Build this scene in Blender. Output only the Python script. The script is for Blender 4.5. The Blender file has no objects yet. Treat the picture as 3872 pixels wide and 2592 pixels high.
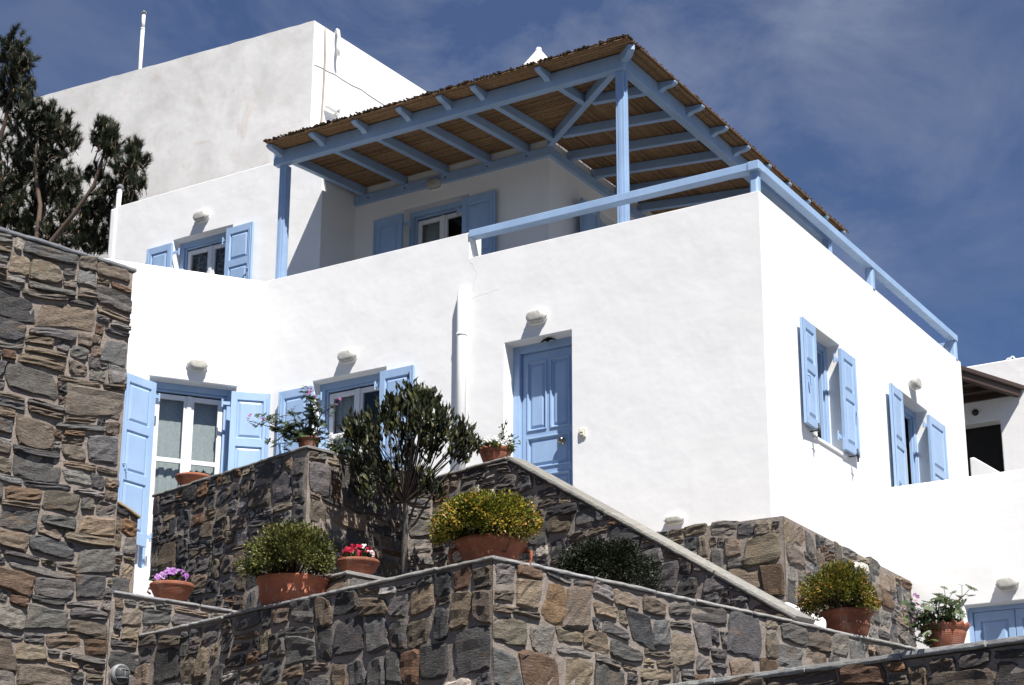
import bpy, math, random
import numpy as np
from mathutils import Vector, Matrix, Quaternion

random.seed(7)
np.random.seed(7)
scene = bpy.context.scene
COL = scene.collection
R = math.radians
UPZ = np.array([0, 0, 1.0])
GROUND = -9.45          # street level; z = 0 is the top of the terrace parapet at the house corner

# ------------------------------------------------------------------ camera
CAM = np.array([7.007053, -16.214692, -7.847646])
C_RT = np.array([0.851006, 0.525146, 0.003315])
C_UP = np.array([0.149417, -0.248174, 0.957123])
C_FW = np.array([-0.503452, 0.814022, 0.289663])
FPX, WPX, HPX, PPY = 6880.55, 3872.0, 2592.0, 308.85
cam = bpy.data.cameras.new("camera")
cam.sensor_width = 36.0
cam.lens = FPX / WPX * 36.0
cam.shift_y = PPY / WPX
cam.clip_end = 2000
cam_o = bpy.data.objects.new("camera", cam)
COL.objects.link(cam_o)
m = Matrix.Identity(4)
for i in range(3):
    m[i][0], m[i][1], m[i][2], m[i][3] = C_RT[i], C_UP[i], -C_FW[i], CAM[i]
cam_o.matrix_world = m
scene.camera = cam_o

# ------------------------------------------------------------------ sun, sky, exposure
SUN = Vector((1.39, -1.0, 2.56)).normalized()
SUN_EL = math.asin(SUN.z)
SUN_AZ = math.atan2(SUN.x, SUN.y)
sl = bpy.data.lights.new("sun", 'SUN')
sl.energy = 5.0
sl.angle = R(0.53)
sl.color = (1.0, 0.955, 0.89)
so = bpy.data.objects.new("sun", sl)
COL.objects.link(so)
so.location = (20, -20, 30)
so.rotation_euler = (-SUN).to_track_quat('-Z', 'Y').to_euler()

world = bpy.data.worlds.new("World")
scene.world = world
world.use_nodes = True
nt = world.node_tree
N = nt.nodes
bg = N['Background']
bg.inputs['Strength'].default_value = 0.05
sky = N.new('ShaderNodeTexSky')
sky.sky_type = 'NISHITA'
sky.sun_disc = False
sky.sun_elevation = SUN_EL
sky.sun_rotation = SUN_AZ
sky.air_density = 1.0
sky.dust_density = 0.25
sky.ozone_density = 3.5
tint = N.new('ShaderNodeMix'); tint.data_type = 'RGBA'; tint.blend_type = 'MULTIPLY'
tint.inputs[0].default_value = 1.0
tint.inputs[7].default_value = (0.58, 0.67, 0.88, 1)
nt.links.new(sky.outputs[0], tint.inputs[6])
tc = N.new('ShaderNodeTexCoord')
mp = N.new('ShaderNodeMapping')
mp.inputs['Rotation'].default_value = (R(18), R(-10), R(32))
mp.inputs['Scale'].default_value = (3.0, 3.0, 4.2)
nt.links.new(tc.outputs['Generated'], mp.inputs['Vector'])
n1 = N.new('ShaderNodeTexNoise')
n1.inputs['Scale'].default_value = 2.6
n1.inputs['Detail'].default_value = 9
n1.inputs['Roughness'].default_value = 0.62
n1.inputs['Distortion'].default_value = 0.45
nt.links.new(mp.outputs[0], n1.inputs['Vector'])
n2 = N.new('ShaderNodeTexNoise')
n2.inputs['Scale'].default_value = 3.2
n2.inputs['Detail'].default_value = 3
nt.links.new(tc.outputs['Generated'], n2.inputs['Vector'])
cr = N.new('ShaderNodeValToRGB')
cr.color_ramp.elements[0].position = 0.40
cr.color_ramp.elements[0].color = (0, 0, 0, 1)
cr.color_ramp.elements[1].position = 0.70
cr.color_ramp.elements[1].color = (1, 1, 1, 1)
nt.links.new(n1.outputs[0], cr.inputs[0])
# a soft bank of thin cirrus around one direction of the sky
dotn = N.new('ShaderNodeVectorMath'); dotn.operation = 'DOT_PRODUCT'
bank = Vector((-0.43, 0.765, 0.48)).normalized()
dotn.inputs[1].default_value = bank
nt.links.new(tc.outputs['Generated'], dotn.inputs[0])
mr = N.new('ShaderNodeMapRange')
mr.inputs['From Min'].default_value = 0.965
mr.inputs['From Max'].default_value = 1.0
mr.inputs['To Min'].default_value = 0.30
mr.inputs['To Max'].default_value = 0.85
mr.interpolation_type = 'SMOOTHSTEP'
nt.links.new(dotn.outputs['Value'], mr.inputs['Value'])
addn = N.new('ShaderNodeMath'); addn.operation = 'MULTIPLY_ADD'
nt.links.new(cr.outputs[0], addn.inputs[0])
addn.inputs[1].default_value = 0.75
addn.inputs[2].default_value = 0.10
mul = N.new('ShaderNodeMath'); mul.operation = 'MULTIPLY'; mul.use_clamp = True
nt.links.new(addn.outputs[0], mul.inputs[0])
nt.links.new(mr.outputs[0], mul.inputs[1])
cm = N.new('ShaderNodeMix'); cm.data_type = 'RGBA'
nt.links.new(mul.outputs[0], cm.inputs[0])
nt.links.new(tint.outputs[2], cm.inputs[6])
cm.inputs[7].default_value = (3.7, 4.2, 5.5, 1)
nt.links.new(cm.outputs[2], bg.inputs['Color'])

scene.view_settings.view_transform = 'Standard'
scene.view_settings.look = 'None'
scene.view_settings.exposure = 0.79
scene.view_settings.gamma = 1.0
scene.cycles.max_bounces = 8
scene.cycles.transparent_max_bounces = 16
scene.cycles.use_denoising = True

# ------------------------------------------------------------------ survey helpers: photo pixel -> point on a known plane
def ray(x, y):
    return C_FW + C_RT * (x - WPX / 2) / FPX - C_UP * (y - HPX / 2 - PPY) / FPX
def on(x, y, n, k):
    d = ray(x, y)
    return CAM + d * ((k - np.dot(n, CAM)) / np.dot(n, d))
def onX(x, y, k=0.0): return on(x, y, np.array([1.0, 0, 0]), k)
def onY(x, y, k=0.0): return on(x, y, np.array([0, 1.0, 0]), k)
def onZ(x, y, k=0.0): return on(x, y, UPZ, k)
def spot(px, n, k, z):
    """point with n.P = k, height z, seen in photo column px"""
    n = np.asarray(n, float); t = np.array([-n[1], n[0], 0])
    base = n * k + UPZ * z
    w = C_RT - C_FW * (px - WPX / 2) / FPX
    return base + t * (np.dot(CAM - base, w) / np.dot(t, w))
def depth_at(P): return float(np.dot(np.asarray(P) - CAM, C_FW))
def at_depth(x, y, d): return CAM + ray(x, y) * d
S = 1.6529
PD = np.array([-0.971215, 0.238206, 0.0])   # garden walls: along the street, to the left
RD = np.array([0.238206, 0.971215, 0.0])    # garden walls: away from the street

# ------------------------------------------------------------------ mesh builder
class MB:
    def __init__(s):
        s.v, s.f, s.c, s.n = [], [], [], 0
    def add(s, V, F, col=None):
        V = np.asarray(V, float).reshape(-1, 3)
        s.v.append(V)
        o = s.n
        s.f.extend([tuple(int(i) + o for i in f) for f in F])
        if col is None: col = (1, 1, 1)
        c = np.asarray(col, float)
        if c.ndim == 1: c = np.tile(c, (len(V), 1))
        s.c.append(c)
        s.n += len(V)
        return s
    def obox(s, o, a, b, c, col=None):
        o, a, b, c = [np.asarray(q, float) for q in (o, a, b, c)]
        V = [o, o + a, o + a + b, o + b, o + c, o + a + c, o + a + b + c, o + b + c]
        F = [(0, 3, 2, 1), (4, 5, 6, 7), (0, 1, 5, 4), (1, 2, 6, 5), (2, 3, 7, 6), (3, 0, 4, 7)]
        if np.dot(np.cross(a, b), c) < 0: F = [f[::-1] for f in F]
        return s.add(V, F, col)
    def box(s, a, b, col=None):
        a, b = np.minimum(a, b), np.maximum(a, b)
        d = b - a
        return s.obox(a, (d[0], 0, 0), (0, d[1], 0), (0, 0, d[2]), col)
    def prism(s, poly, o, ax, az, th, col=None):
        """2-D polygon in (ax, az) from o, extruded along th"""
        o, ax, az, th = [np.asarray(q, float) for q in (o, ax, az, th)]
        n = len(poly)
        A = [o + ax * p[0] + az * p[1] for p in poly]
        B = [q + th for q in A]
        F = [tuple(range(n))[::-1], tuple(range(n, 2 * n))] + [(i, (i + 1) % n, n + (i + 1) % n, n + i) for i in range(n)]
        area = sum(poly[i][0] * poly[(i + 1) % n][1] - poly[(i + 1) % n][0] * poly[i][1] for i in range(n))
        if area * np.dot(np.cross(ax, az), th) < 0: F = [f[::-1] for f in F]
        return s.add(A + B, F, col)
    def tube(s, pts, r, n=8, cap=True, col=None):
        pts = [np.asarray(p, float) for p in pts]
        k = len(pts)
        rr = list(r) if hasattr(r, '__len__') else [r] * k
        V, F = [], []
        up = None
        for i in range(k):
            t = pts[min(i + 1, k - 1)] - pts[max(i - 1, 0)]
            t = t / (np.linalg.norm(t) + 1e-9)
            if up is None:
                up = np.array([0, 0, 1.0]) if abs(t[2]) < .9 else np.array([1.0, 0, 0])
            a = np.cross(up, t); a /= np.linalg.norm(a) + 1e-9
            b = np.cross(t, a); up = b
            for j in range(n):
                q = 2 * math.pi * j / n
                V.append(pts[i] + rr[i] * (math.cos(q) * a + math.sin(q) * b))
        for i in range(k - 1):
            for j in range(n):
                F.append((i * n + j, i * n + (j + 1) % n, (i + 1) * n + (j + 1) % n, (i + 1) * n + j))
        if cap:
            F.append(tuple(range(n))[::-1]); F.append(tuple(range((k - 1) * n, k * n)))
        return s.add(V, F, col)
    def lathe(s, prof, c, n=40, wave=None, col=None, close=True):
        """prof: list of (r, z); wave(i, ang) -> (dr, dz)"""
        c = np.asarray(c, float); V, F = [], []
        for i, (r, z) in enumerate(prof):
            for j in range(n):
                q = 2 * math.pi * j / n
                dr, dz = wave(i, q) if wave else (0, 0)
                V.append(c + np.array([(r + dr) * math.cos(q), (r + dr) * math.sin(q), z + dz]))
        for i in range(len(prof) - 1):
            for j in range(n):
                F.append((i * n + j, i * n + (j + 1) % n, (i + 1) * n + (j + 1) % n, (i + 1) * n + j))
        if close:
            F.append(tuple(range(n))[::-1]); F.append(tuple(range((len(prof) - 1) * n, len(prof) * n)))
        return s.add(V, F, col)
    def grid(s, P, col=None):
        P = np.asarray(P, float); a, b = P.shape[:2]
        F = [(i * b + j, i * b + j + 1, (i + 1) * b + j + 1, (i + 1) * b + j) for i in range(a - 1) for j in range(b - 1)]
        return s.add(P.reshape(-1, 3), F, col)

ORIGIN = {}
def link(o, parent=None, loc=(0, 0, 0)):
    COL.objects.link(o)
    if parent is not None:
        o.parent = parent
        ORIGIN[o.name] = ORIGIN[parent.name]
    else:
        o.location = loc
        ORIGIN[o.name] = np.array(loc, float)
    return o
def tag(o, label=None, cat=None, group=None, kind=None):
    if label: o['label'] = label
    if cat: o['category'] = cat
    if group: o['group'] = group
    if kind: o['kind'] = kind
    return o
def thing(name, label, cat, loc=(0, 0, 0), group=None):
    o = bpy.data.objects.new(name, None)
    o.empty_display_size = 0.1
    link(o, None, tuple(float(q) for q in loc))
    return tag(o, label, cat, group)
def build(mb, name, mat, parent=None, loc=(0, 0, 0), smooth=False, bevel=0, seg=2, label=None, merge=False):
    me = bpy.data.meshes.new(name)
    V = np.concatenate(mb.v); Cc = np.concatenate(mb.c)
    o = bpy.data.objects.new(name, me)
    link(o, parent, loc)
    org = ORIGIN[o.name]
    me.from_pydata((V - org).tolist(), [], mb.f)
    at = me.color_attributes.new("Col", 'FLOAT_COLOR', 'POINT')
    at.data.foreach_set('color', np.concatenate([Cc, np.ones((len(Cc), 1))], 1).astype(np.float32).ravel())
    if smooth: me.polygons.foreach_set('use_smooth', [True] * len(me.polygons))
    me.materials.append(mat)
    me.update()
    if bevel:
        b = o.modifiers.new("bevel", 'BEVEL'); b.width = bevel; b.segments = seg; b.limit_method = 'ANGLE'; b.angle_limit = R(35)
        if smooth is False:
            pass
    if label: o['label'] = label
    return o

# ------------------------------------------------------------------ materials
def new_mat(name):
    ma = bpy.data.materials.new(name); ma.use_nodes = True
    n = ma.node_tree.nodes; p = n['Principled BSDF']
    return ma, n, ma.node_tree.links, p
def noise(n, l, scale, detail=4, rough=.55, vec=None, dist=0):
    t = n.new('ShaderNodeTexNoise'); t.inputs['Scale'].default_value = scale; t.inputs['Detail'].default_value = detail
    t.inputs['Roughness'].default_value = rough; t.inputs['Distortion'].default_value = dist
    if vec is not None: l.new(vec, t.inputs['Vector'])
    return t
def ramp(n, l, src, p0, c0, p1, c1):
    r = n.new('ShaderNodeValToRGB'); e = r.color_ramp.elements
    e[0].position, e[1].position = p0, p1
    e[0].color = (*c0, 1) if len(c0) == 3 else c0
    e[1].color = (*c1, 1) if len(c1) == 3 else c1
    l.new(src, r.inputs[0]); return r
def mix(n, l, fac, a, b, mode='MIX'):
    x = n.new('ShaderNodeMix'); x.data_type = 'RGBA'; x.blend_type = mode
    for sock, v in ((0, fac), (6, a), (7, b)):
        if isinstance(v, (int, float)): x.inputs[sock].default_value = v
        elif isinstance(v, tuple): x.inputs[sock].default_value = (*v, 1) if len(v) == 3 else v
        else: l.new(v, x.inputs[sock])
    return x.outputs[2]
def bump(n, l, p, src, strength, dist, prev=None):
    b = n.new('ShaderNodeBump'); b.inputs['Strength'].default_value = strength; b.inputs['Distance'].default_value = dist
    l.new(src, b.inputs['Height'])
    if prev is not None: l.new(prev, b.inputs['Normal'])
    l.new(b.outputs[0], p.inputs['Normal']); return b.outputs[0]
def coords(n, l, scale=(1, 1, 1), rot=(0, 0, 0)):
    t = n.new('ShaderNodeTexCoord'); mpn = n.new('ShaderNodeMapping')
    mpn.inputs['Scale'].default_value = scale; mpn.inputs['Rotation'].default_value = rot
    l.new(t.outputs['Object'], mpn.inputs['Vector']); return mpn.outputs[0]

def mat_plaster(name, base, dirt, amt, patch=None):
    ma, n, l, p = new_mat(name)
    v = coords(n, l)
    a = noise(n, l, 1.1, 6, .6, v, .6)
    r = ramp(n, l, a.outputs[0], .42, base, .80, dirt)
    vs = coords(n, l, (3.5, 3.5, .5))
    b = noise(n, l, 2.2, 5, .65, vs)
    r2 = ramp(n, l, b.outputs[0], .50, (0, 0, 0), .80, (amt, amt, amt))
    c = mix(n, l, r2.outputs[0], r.outputs[0], dirt)
    if patch:
        d = noise(n, l, .75, 8, .66, v, .45)
        r3 = ramp(n, l, d.outputs[0], .44, (0, 0, 0), .60, (1, 1, 1))
        c = mix(n, l, r3.outputs[0], c, patch[0])
        e = noise(n, l, 1.5, 7, .7, v, .6)
        r4 = ramp(n, l, e.outputs[0], .57, (0, 0, 0), .70, (.75, .75, .75))
        c = mix(n, l, r4.outputs[0], c, patch[1])
    l.new(c, p.inputs['Base Color'])
    p.inputs['Roughness'].default_value = .92
    p.inputs['Specular IOR Level'].default_value = .15
    g1 = noise(n, l, 2.4, 3, .5, v); g2 = noise(n, l, 90, 3, .6, v)
    b1 = bump(n, l, p, g1.outputs[0], .36, .03)
    bump(n, l, p, g2.outputs[0], .22, .004, b1)
    return ma

M = {}
M['white'] = mat_plaster('whitewash', (.81, .81, .805), (.765, .76, .75), .4)
M['oldwall'] = mat_plaster('weathered_plaster', (.58, .575, .565), (.51, .495, .475), .5, ((.66, .655, .648), (.53, .475, .425)))
M['cream'] = mat_plaster('cream_plaster', (.62, .58, .53), (.54, .5, .46), .4)

def mat_paint(name, base, rough=.45):
    ma, n, l, p = new_mat(name)
    v = coords(n, l, (1, 1, .25))
    a = noise(n, l, 9, 5, .6, v)
    r = ramp(n, l, a.outputs[0], .35, tuple(q * .965 for q in base), .7, tuple(min(1, q * 1.03) for q in base))
    l.new(r.outputs[0], p.inputs['Base Color'])
    d = noise(n, l, 2.3, 5, .6, coords(n, l)); rd = ramp(n, l, d.outputs[0], .35, (.90, .91, .93), .68, (1.06, 1.05, 1.03))
    c = mix(n, l, 1.0, r.outputs[0], rd.outputs[0], 'MULTIPLY')
    e = noise(n, l, 34, 6, .75, coords(n, l, (1, 1, .5))); re = ramp(n, l, e.outputs[0], .69, (0, 0, 0), .74, (.55, .55, .55))
    c = mix(n, l, re.outputs[0], c, tuple(.5 * q + .2 for q in base))
    l.new(c, p.inputs['Base Color'])
    p.inputs['Roughness'].default_value = rough
    g = noise(n, l, 60, 3, .6, v); bump(n, l, p, g.outputs[0], .12, .002)
    return ma
M['blue'] = mat_paint('blue_paint', (.315, .452, .66))
M['sash'] = mat_paint('white_gloss_paint', (.78, .79, .80), .35)
M['metalwhite'] = mat_paint('white_enamel', (.78, .78, .76), .4)
M['iron'] = mat_paint('black_iron', (.02, .018, .016), .55)
M['darkwood'] = mat_paint('dark_brown_wood', (.04, .021, .016), .6)
M['rust'] = mat_paint('rusty_pipe', (.33, .28, .24), .8)
M['greymetal'] = mat_paint('grey_galvanised', (.22, .225, .23), .45)

def mat_attr(name, rough=.7, spec=.3, var=.25, scale=40, trans=0.0):
    ma, n, l, p = new_mat(name)
    at = n.new('ShaderNodeAttribute'); at.attribute_name = 'Col'
    v = coords(n, l)
    a = noise(n, l, scale, 3, .6, v)
    r = ramp(n, l, a.outputs[0], .3, (1 - var,) * 3, .7, (1 + var * .4,) * 3)
    c = mix(n, l, 1.0, at.outputs['Color'], r.outputs[0], 'MULTIPLY')
    l.new(c, p.inputs['Base Color'])
    p.inputs['Roughness'].default_value = rough
    p.inputs['Specular IOR Level'].default_value = spec
    if trans:
        out = n['Material Output']
        tr = n.new('ShaderNodeBsdfTranslucent'); l.new(c, tr.inputs['Color'])
        ms = n.new('ShaderNodeMixShader'); ms.inputs[0].default_value = trans
        l.new(p.outputs[0], ms.inputs[1]); l.new(tr.outputs[0], ms.inputs[2]); l.new(ms.outputs[0], out.inputs['Surface'])
    return ma
M['leaf'] = mat_attr('leaves', .45, .32, .2, 30, .22)
M['needle'] = mat_attr('pine_needles', .55, .3, .2, 10, .1)
M['petal'] = mat_attr('petals', .6, .2, .1, 60, .3)
M['bark'] = mat_attr('bark', .9, .1, .45, 60)
M['reed'] = mat_attr('reeds', .75, .2, .35, 25)

def mat_stone():
    ma, n, l, p = new_mat('field_stone')
    at = n.new('ShaderNodeAttribute'); at.attribute_name = 'Col'
    v = coords(n, l); vl = coords(n, l, (1.0, 1.0, 3.2))
    # lamination, rust stains, pale lichen flecks
    a = noise(n, l, 24, 7, .68, vl, .5)
    r = ramp(n, l, a.outputs[0], .30, (.40, .40, .41), .74, (1.30, 1.27, 1.23))
    c = mix(n, l, 1.0, at.outputs['Color'], r.outputs[0], 'MULTIPLY')
    b = noise(n, l, 4.2, 5, .62, v, .8)
    rb = ramp(n, l, b.outputs[0], .56, (0, 0, 0), .74, (.62, .62, .62))
    c = mix(n, l, rb.outputs[0], c, (.19, .115, .06))
    d = noise(n, l, 55, 5, .7, v)
    rd = ramp(n, l, d.outputs[0], .62, (0, 0, 0), .72, (.55, .55, .55))
    c = mix(n, l, rd.outputs[0], c, (.36, .34, .32))
    e = noise(n, l, 130, 3, .6, v)
    re = ramp(n, l, e.outputs[0], .3, (.72, .72, .72), .6, (1.1, 1.1, 1.1))
    c = mix(n, l, 1.0, c, re.outputs[0], 'MULTIPLY')
    l.new(c, p.inputs['Base Color'])
    p.inputs['Roughness'].default_value = .78
    p.inputs['Specular IOR Level'].default_value = .3
    b1 = bump(n, l, p, a.outputs[0], .9, .018)
    bump(n, l, p, d.outputs[0], .5, .006, b1)
    return ma
M['stone'] = mat_stone()
def mat_mortar():
    ma, n, l, p = new_mat('mortar')
    v = coords(n, l)
    a = noise(n, l, 7, 6, .65, v); r = ramp(n, l, a.outputs[0], .3, (.19, .158, .135), .7, (.32, .275, .24))
    d = noise(n, l, 110, 4, .7, v); rd = ramp(n, l, d.outputs[0], .3, (.6, .6, .6), .65, (1.15, 1.15, 1.15))
    l.new(mix(n, l, 1.0, r.outputs[0], rd.outputs[0], 'MULTIPLY'), p.inputs['Base Color'])
    p.inputs['Roughness'].default_value = .95
    b1 = bump(n, l, p, a.outputs[0], .8, .03); bump(n, l, p, d.outputs[0], .8, .008, b1)
    return ma
M['mortar'] = mat_mortar()
def mat_slate():
    ma, n, l, p = new_mat('slate_coping')
    at = n.new('ShaderNodeAttribute'); at.attribute_name = 'Col'
    v = coords(n, l, (1, 1, 4))
    a = noise(n, l, 14, 7, .65, v, .4); r = ramp(n, l, a.outputs[0], .3, (.6, .6, .62), .72, (1.3, 1.28, 1.24))
    c = mix(n, l, 1.0, at.outputs['Color'], r.outputs[0], 'MULTIPLY')
    b = noise(n, l, 5, 4, .6, coords(n, l)); rb = ramp(n, l, b.outputs[0], .6, (0, 0, 0), .75, (.5, .5, .5))
    c = mix(n, l, rb.outputs[0], c, (.30, .235, .15))
    l.new(c, p.inputs['Base Color']); p.inputs['Roughness'].default_value = .7
    bump(n, l, p, a.outputs[0], .7, .01)
    return ma
M['slate'] = mat_slate()
def mat_terra():
    ma, n, l, p = new_mat('terracotta')
    at = n.new('ShaderNodeAttribute'); at.attribute_name = 'Col'
    v = coords(n, l); a = noise(n, l, 9, 6, .62, v, .5)
    r = ramp(n, l, a.outputs[0], .3, (.72, .68, .66), .75, (1.22, 1.2, 1.2))
    c = mix(n, l, 1.0, at.outputs['Color'], r.outputs[0], 'MULTIPLY')
    b = noise(n, l, 16, 5, .7, coords(n, l, (1, 1, .35))); rb = ramp(n, l, b.outputs[0], .54, (0, 0, 0), .76, (.5, .5, .5))
    c = mix(n, l, rb.outputs[0], c, (.46, .36, .30))
    l.new(c, p.inputs['Base Color']); p.inputs['Roughness'].default_value = .8
    w = n.new('ShaderNodeTexWave'); w.bands_direction = 'Z'; w.inputs['Scale'].default_value = 26; w.inputs['Distortion'].default_value = .6
    l.new(v, w.inputs['Vector'])
    b1 = bump(n, l, p, w.outputs[0], .25, .003); g = noise(n, l, 70, 4, .6, v); bump(n, l, p, g.outputs[0], .3, .003, b1)
    return ma
M['terra'] = mat_terra()
def mat_simple(name, c0, c1, scale, rough=.9, bs=.4):
    ma, n, l, p = new_mat(name); v = coords(n, l); a = noise(n, l, scale, 6, .62, v)
    r = ramp(n, l, a.outputs[0], .3, c0, .7, c1); l.new(r.outputs[0], p.inputs['Base Color'])
    p.inputs['Roughness'].default_value = rough; bump(n, l, p, a.outputs[0], bs, .02); return ma
M['soil'] = mat_simple('soil', (.05, .035, .025), (.12, .085, .06), 18)
M['asphalt'] = mat_simple('ground', (.035, .033, .03), (.07, .065, .055), 3)
M['tile'] = mat_simple('terrace_tiles', (.10, .095, .09), (.15, .14, .13), 5)
M['concrete'] = mat_simple('concrete_paving', (.16, .155, .145), (.24, .23, .22), 6)
M['dark'] = mat_simple('dark_interior', (.012, .011, .01), (.02, .018, .016), 3)
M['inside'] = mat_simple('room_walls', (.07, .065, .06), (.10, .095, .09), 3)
M['ivory'] = mat_simple('ivory_plastic', (.68, .64, .50), (.72, .68, .55), 6, .4, .02)
def mat_curtain():
    ma, n, l, p = new_mat('curtain_cloth')
    v = coords(n, l); a = noise(n, l, 30, 3, .5, v)
    r = ramp(n, l, a.outputs[0], .3, (.36, .39, .40), .7, (.44, .47, .47)); l.new(r.outputs[0], p.inputs['Base Color'])
    p.inputs['Roughness'].default_value = .9; return ma
M['curtain'] = mat_curtain()
def mat_lace():
    ma, n, l, p = new_mat('lace_curtain')
    t = n.new('ShaderNodeTexVoronoi'); t.inputs['Scale'].default_value = 26
    l.new(coords(n, l), t.inputs['Vector'])
    r = ramp(n, l, t.outputs['Distance'], .25, (.34, .33, .32), .5, (.08, .075, .07)); l.new(r.outputs[0], p.inputs['Base Color'])
    p.inputs['Roughness'].default_value = .9; return ma
M['lace'] = mat_lace()
def mat_glass(name, tint, refl):
    ma, n, l, p = new_mat(name)
    out = n['Material Output']; n.remove(p)
    tr = n.new('ShaderNodeBsdfTransparent'); tr.inputs[0].default_value = (*tint, 1)
    gl = n.new('ShaderNodeBsdfGlossy'); gl.inputs['Roughness'].default_value = .02
    lw = n.new('ShaderNodeLayerWeight'); lw.inputs[0].default_value = .5
    pw = n.new('ShaderNodeMath'); pw.operation = 'POWER'; pw.inputs[1].default_value = 4.0; l.new(lw.outputs['Facing'], pw.inputs[0])
    fr = n.new('ShaderNodeMath'); fr.operation = 'MULTIPLY_ADD'; fr.inputs[1].default_value = .55; fr.inputs[2].default_value = .035; l.new(pw.outputs[0], fr.inputs[0])
    ms = n.new('ShaderNodeMixShader'); l.new(fr.outputs[0], ms.inputs[0]); l.new(tr.outputs[0], ms.inputs[1]); l.new(gl.outputs[0], ms.inputs[2])
    l.new(ms.outputs[0], out.inputs['Surface']); return ma
M['glass'] = mat_glass('window_glass', (.88, .90, .90), 1.45)
def mat_frost():
    ma, n, l, p = new_mat('ribbed_lamp_glass')
    w = n.new('ShaderNodeTexNoise'); w.inputs['Scale'].default_value = 25; l.new(coords(n, l), w.inputs['Vector'])
    r = ramp(n, l, w.outputs[0], .3, (.36, .35, .31), .7, (.50, .49, .45)); l.new(r.outputs[0], p.inputs['Base Color'])
    p.inputs['Roughness'].default_value = .22; p.inputs['Specular IOR Level'].default_value = .6
    wv = n.new('ShaderNodeTexWave'); wv.inputs['Scale'].default_value = 40; l.new(coords(n, l), wv.inputs['Vector'])
    bump(n, l, p, wv.outputs[0], .2, .003); return ma
M['frost'] = mat_frost()
def mat_knob():
    ma, n, l, p = new_mat('brass_knob'); p.inputs['Base Color'].default_value = (.30, .26, .20, 1); p.inputs['Metallic'].default_value = 1
    p.inputs['Roughness'].default_value = .25
    a = noise(n, l, 30, 3, .5, coords(n, l)); bump(n, l, p, a.outputs[0], .05, .002); return ma
M['knob'] = mat_knob()
M['dkglass'] = mat_simple('dark_lamp_glass', (.05, .055, .06), (.09, .095, .10), 20, .12, .05)

# ------------------------------------------------------------------ structure: ground, paving
def structure(mb, name, mat, **k):
    return tag(build(mb, name, mat, **k), kind='structure')
g = MB()
P = np.array([[(x, y, GROUND) for y in np.linspace(-300, 300, 25)] for x in np.linspace(-300, 300, 25)])
g.grid(P.transpose(1, 0, 2)); structure(g, 'ground', M['asphalt'])

# cells -> watertight mesh
def cells(mb, xs, ys, zs, occ, col=None):
    xs, ys, zs = [sorted(set(round(float(q), 5) for q in a)) for a in (xs, ys, zs)]
    nx, ny, nz = len(xs) - 1, len(ys) - 1, len(zs) - 1
    O = np.zeros((nx + 2, ny + 2, nz + 2), bool)
    for i in range(nx):
        for j in range(ny):
            for k in range(nz):
                O[i + 1, j + 1, k + 1] = occ((xs[i] + xs[i + 1]) / 2, (ys[j] + ys[j + 1]) / 2, (zs[k] + zs[k + 1]) / 2)
    idx, V, F = {}, [], []
    def vi(i, j, k):
        q = (i, j, k)
        if q not in idx: idx[q] = len(V); V.append((xs[i], ys[j], zs[k]))
        return idx[q]
    for i in range(nx):
        for j in range(ny):
            for k in range(nz):
                if not O[i + 1, j + 1, k + 1]: continue
                if not O[i, j + 1, k + 1]: F.append((vi(i, j, k), vi(i, j, k + 1), vi(i, j + 1, k + 1), vi(i, j + 1, k)))
                if not O[i + 2, j + 1, k + 1]: F.append((vi(i + 1, j, k), vi(i + 1, j + 1, k), vi(i + 1, j + 1, k + 1), vi(i + 1, j, k + 1)))
                if not O[i + 1, j, k + 1]: F.append((vi(i, j, k), vi(i + 1, j, k), vi(i + 1, j, k + 1), vi(i, j, k + 1)))
                if not O[i + 1, j + 2, k + 1]: F.append((vi(i, j + 1, k), vi(i, j + 1, k + 1), vi(i + 1, j + 1, k + 1), vi(i + 1, j + 1, k)))
                if not O[i + 1, j + 1, k]: F.append((vi(i, j, k), vi(i, j + 1, k), vi(i + 1, j + 1, k), vi(i + 1, j, k)))
                if not O[i + 1, j + 1, k + 2]: F.append((vi(i, j, k + 1), vi(i + 1, j, k + 1), vi(i + 1, j + 1, k + 1), vi(i, j + 1, k + 1)))
    mb.add(V, F, col)
def inb(x, y, z, b): return b[0] < x < b[1] and b[2] < y < b[3] and b[4] < z < b[5]
def solid(name, mat, parent, boxes, holes, bevel=.02, seg=3, xf=None, label=None):
    mb = MB()
    cells(mb, [q for b in boxes + holes for q in b[:2]], [q for b in boxes + holes for q in b[2:4]], [q for b in boxes + holes for q in b[4:]],
          lambda x, y, z: any(inb(x, y, z, b) for b in boxes) and not any(inb(x, y, z, b) for b in holes))
    if xf: mb.v = [xf(v) for v in mb.v]
    o = build(mb, name, mat, parent, bevel=bevel, seg=seg, label=label)
    for pl in o.data.polygons: pl.use_smooth = True
    ws = o.modifiers.new("shade", 'WEIGHTED_NORMAL'); ws.keep_sharp = False; ws.weight = 100
    return o

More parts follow.
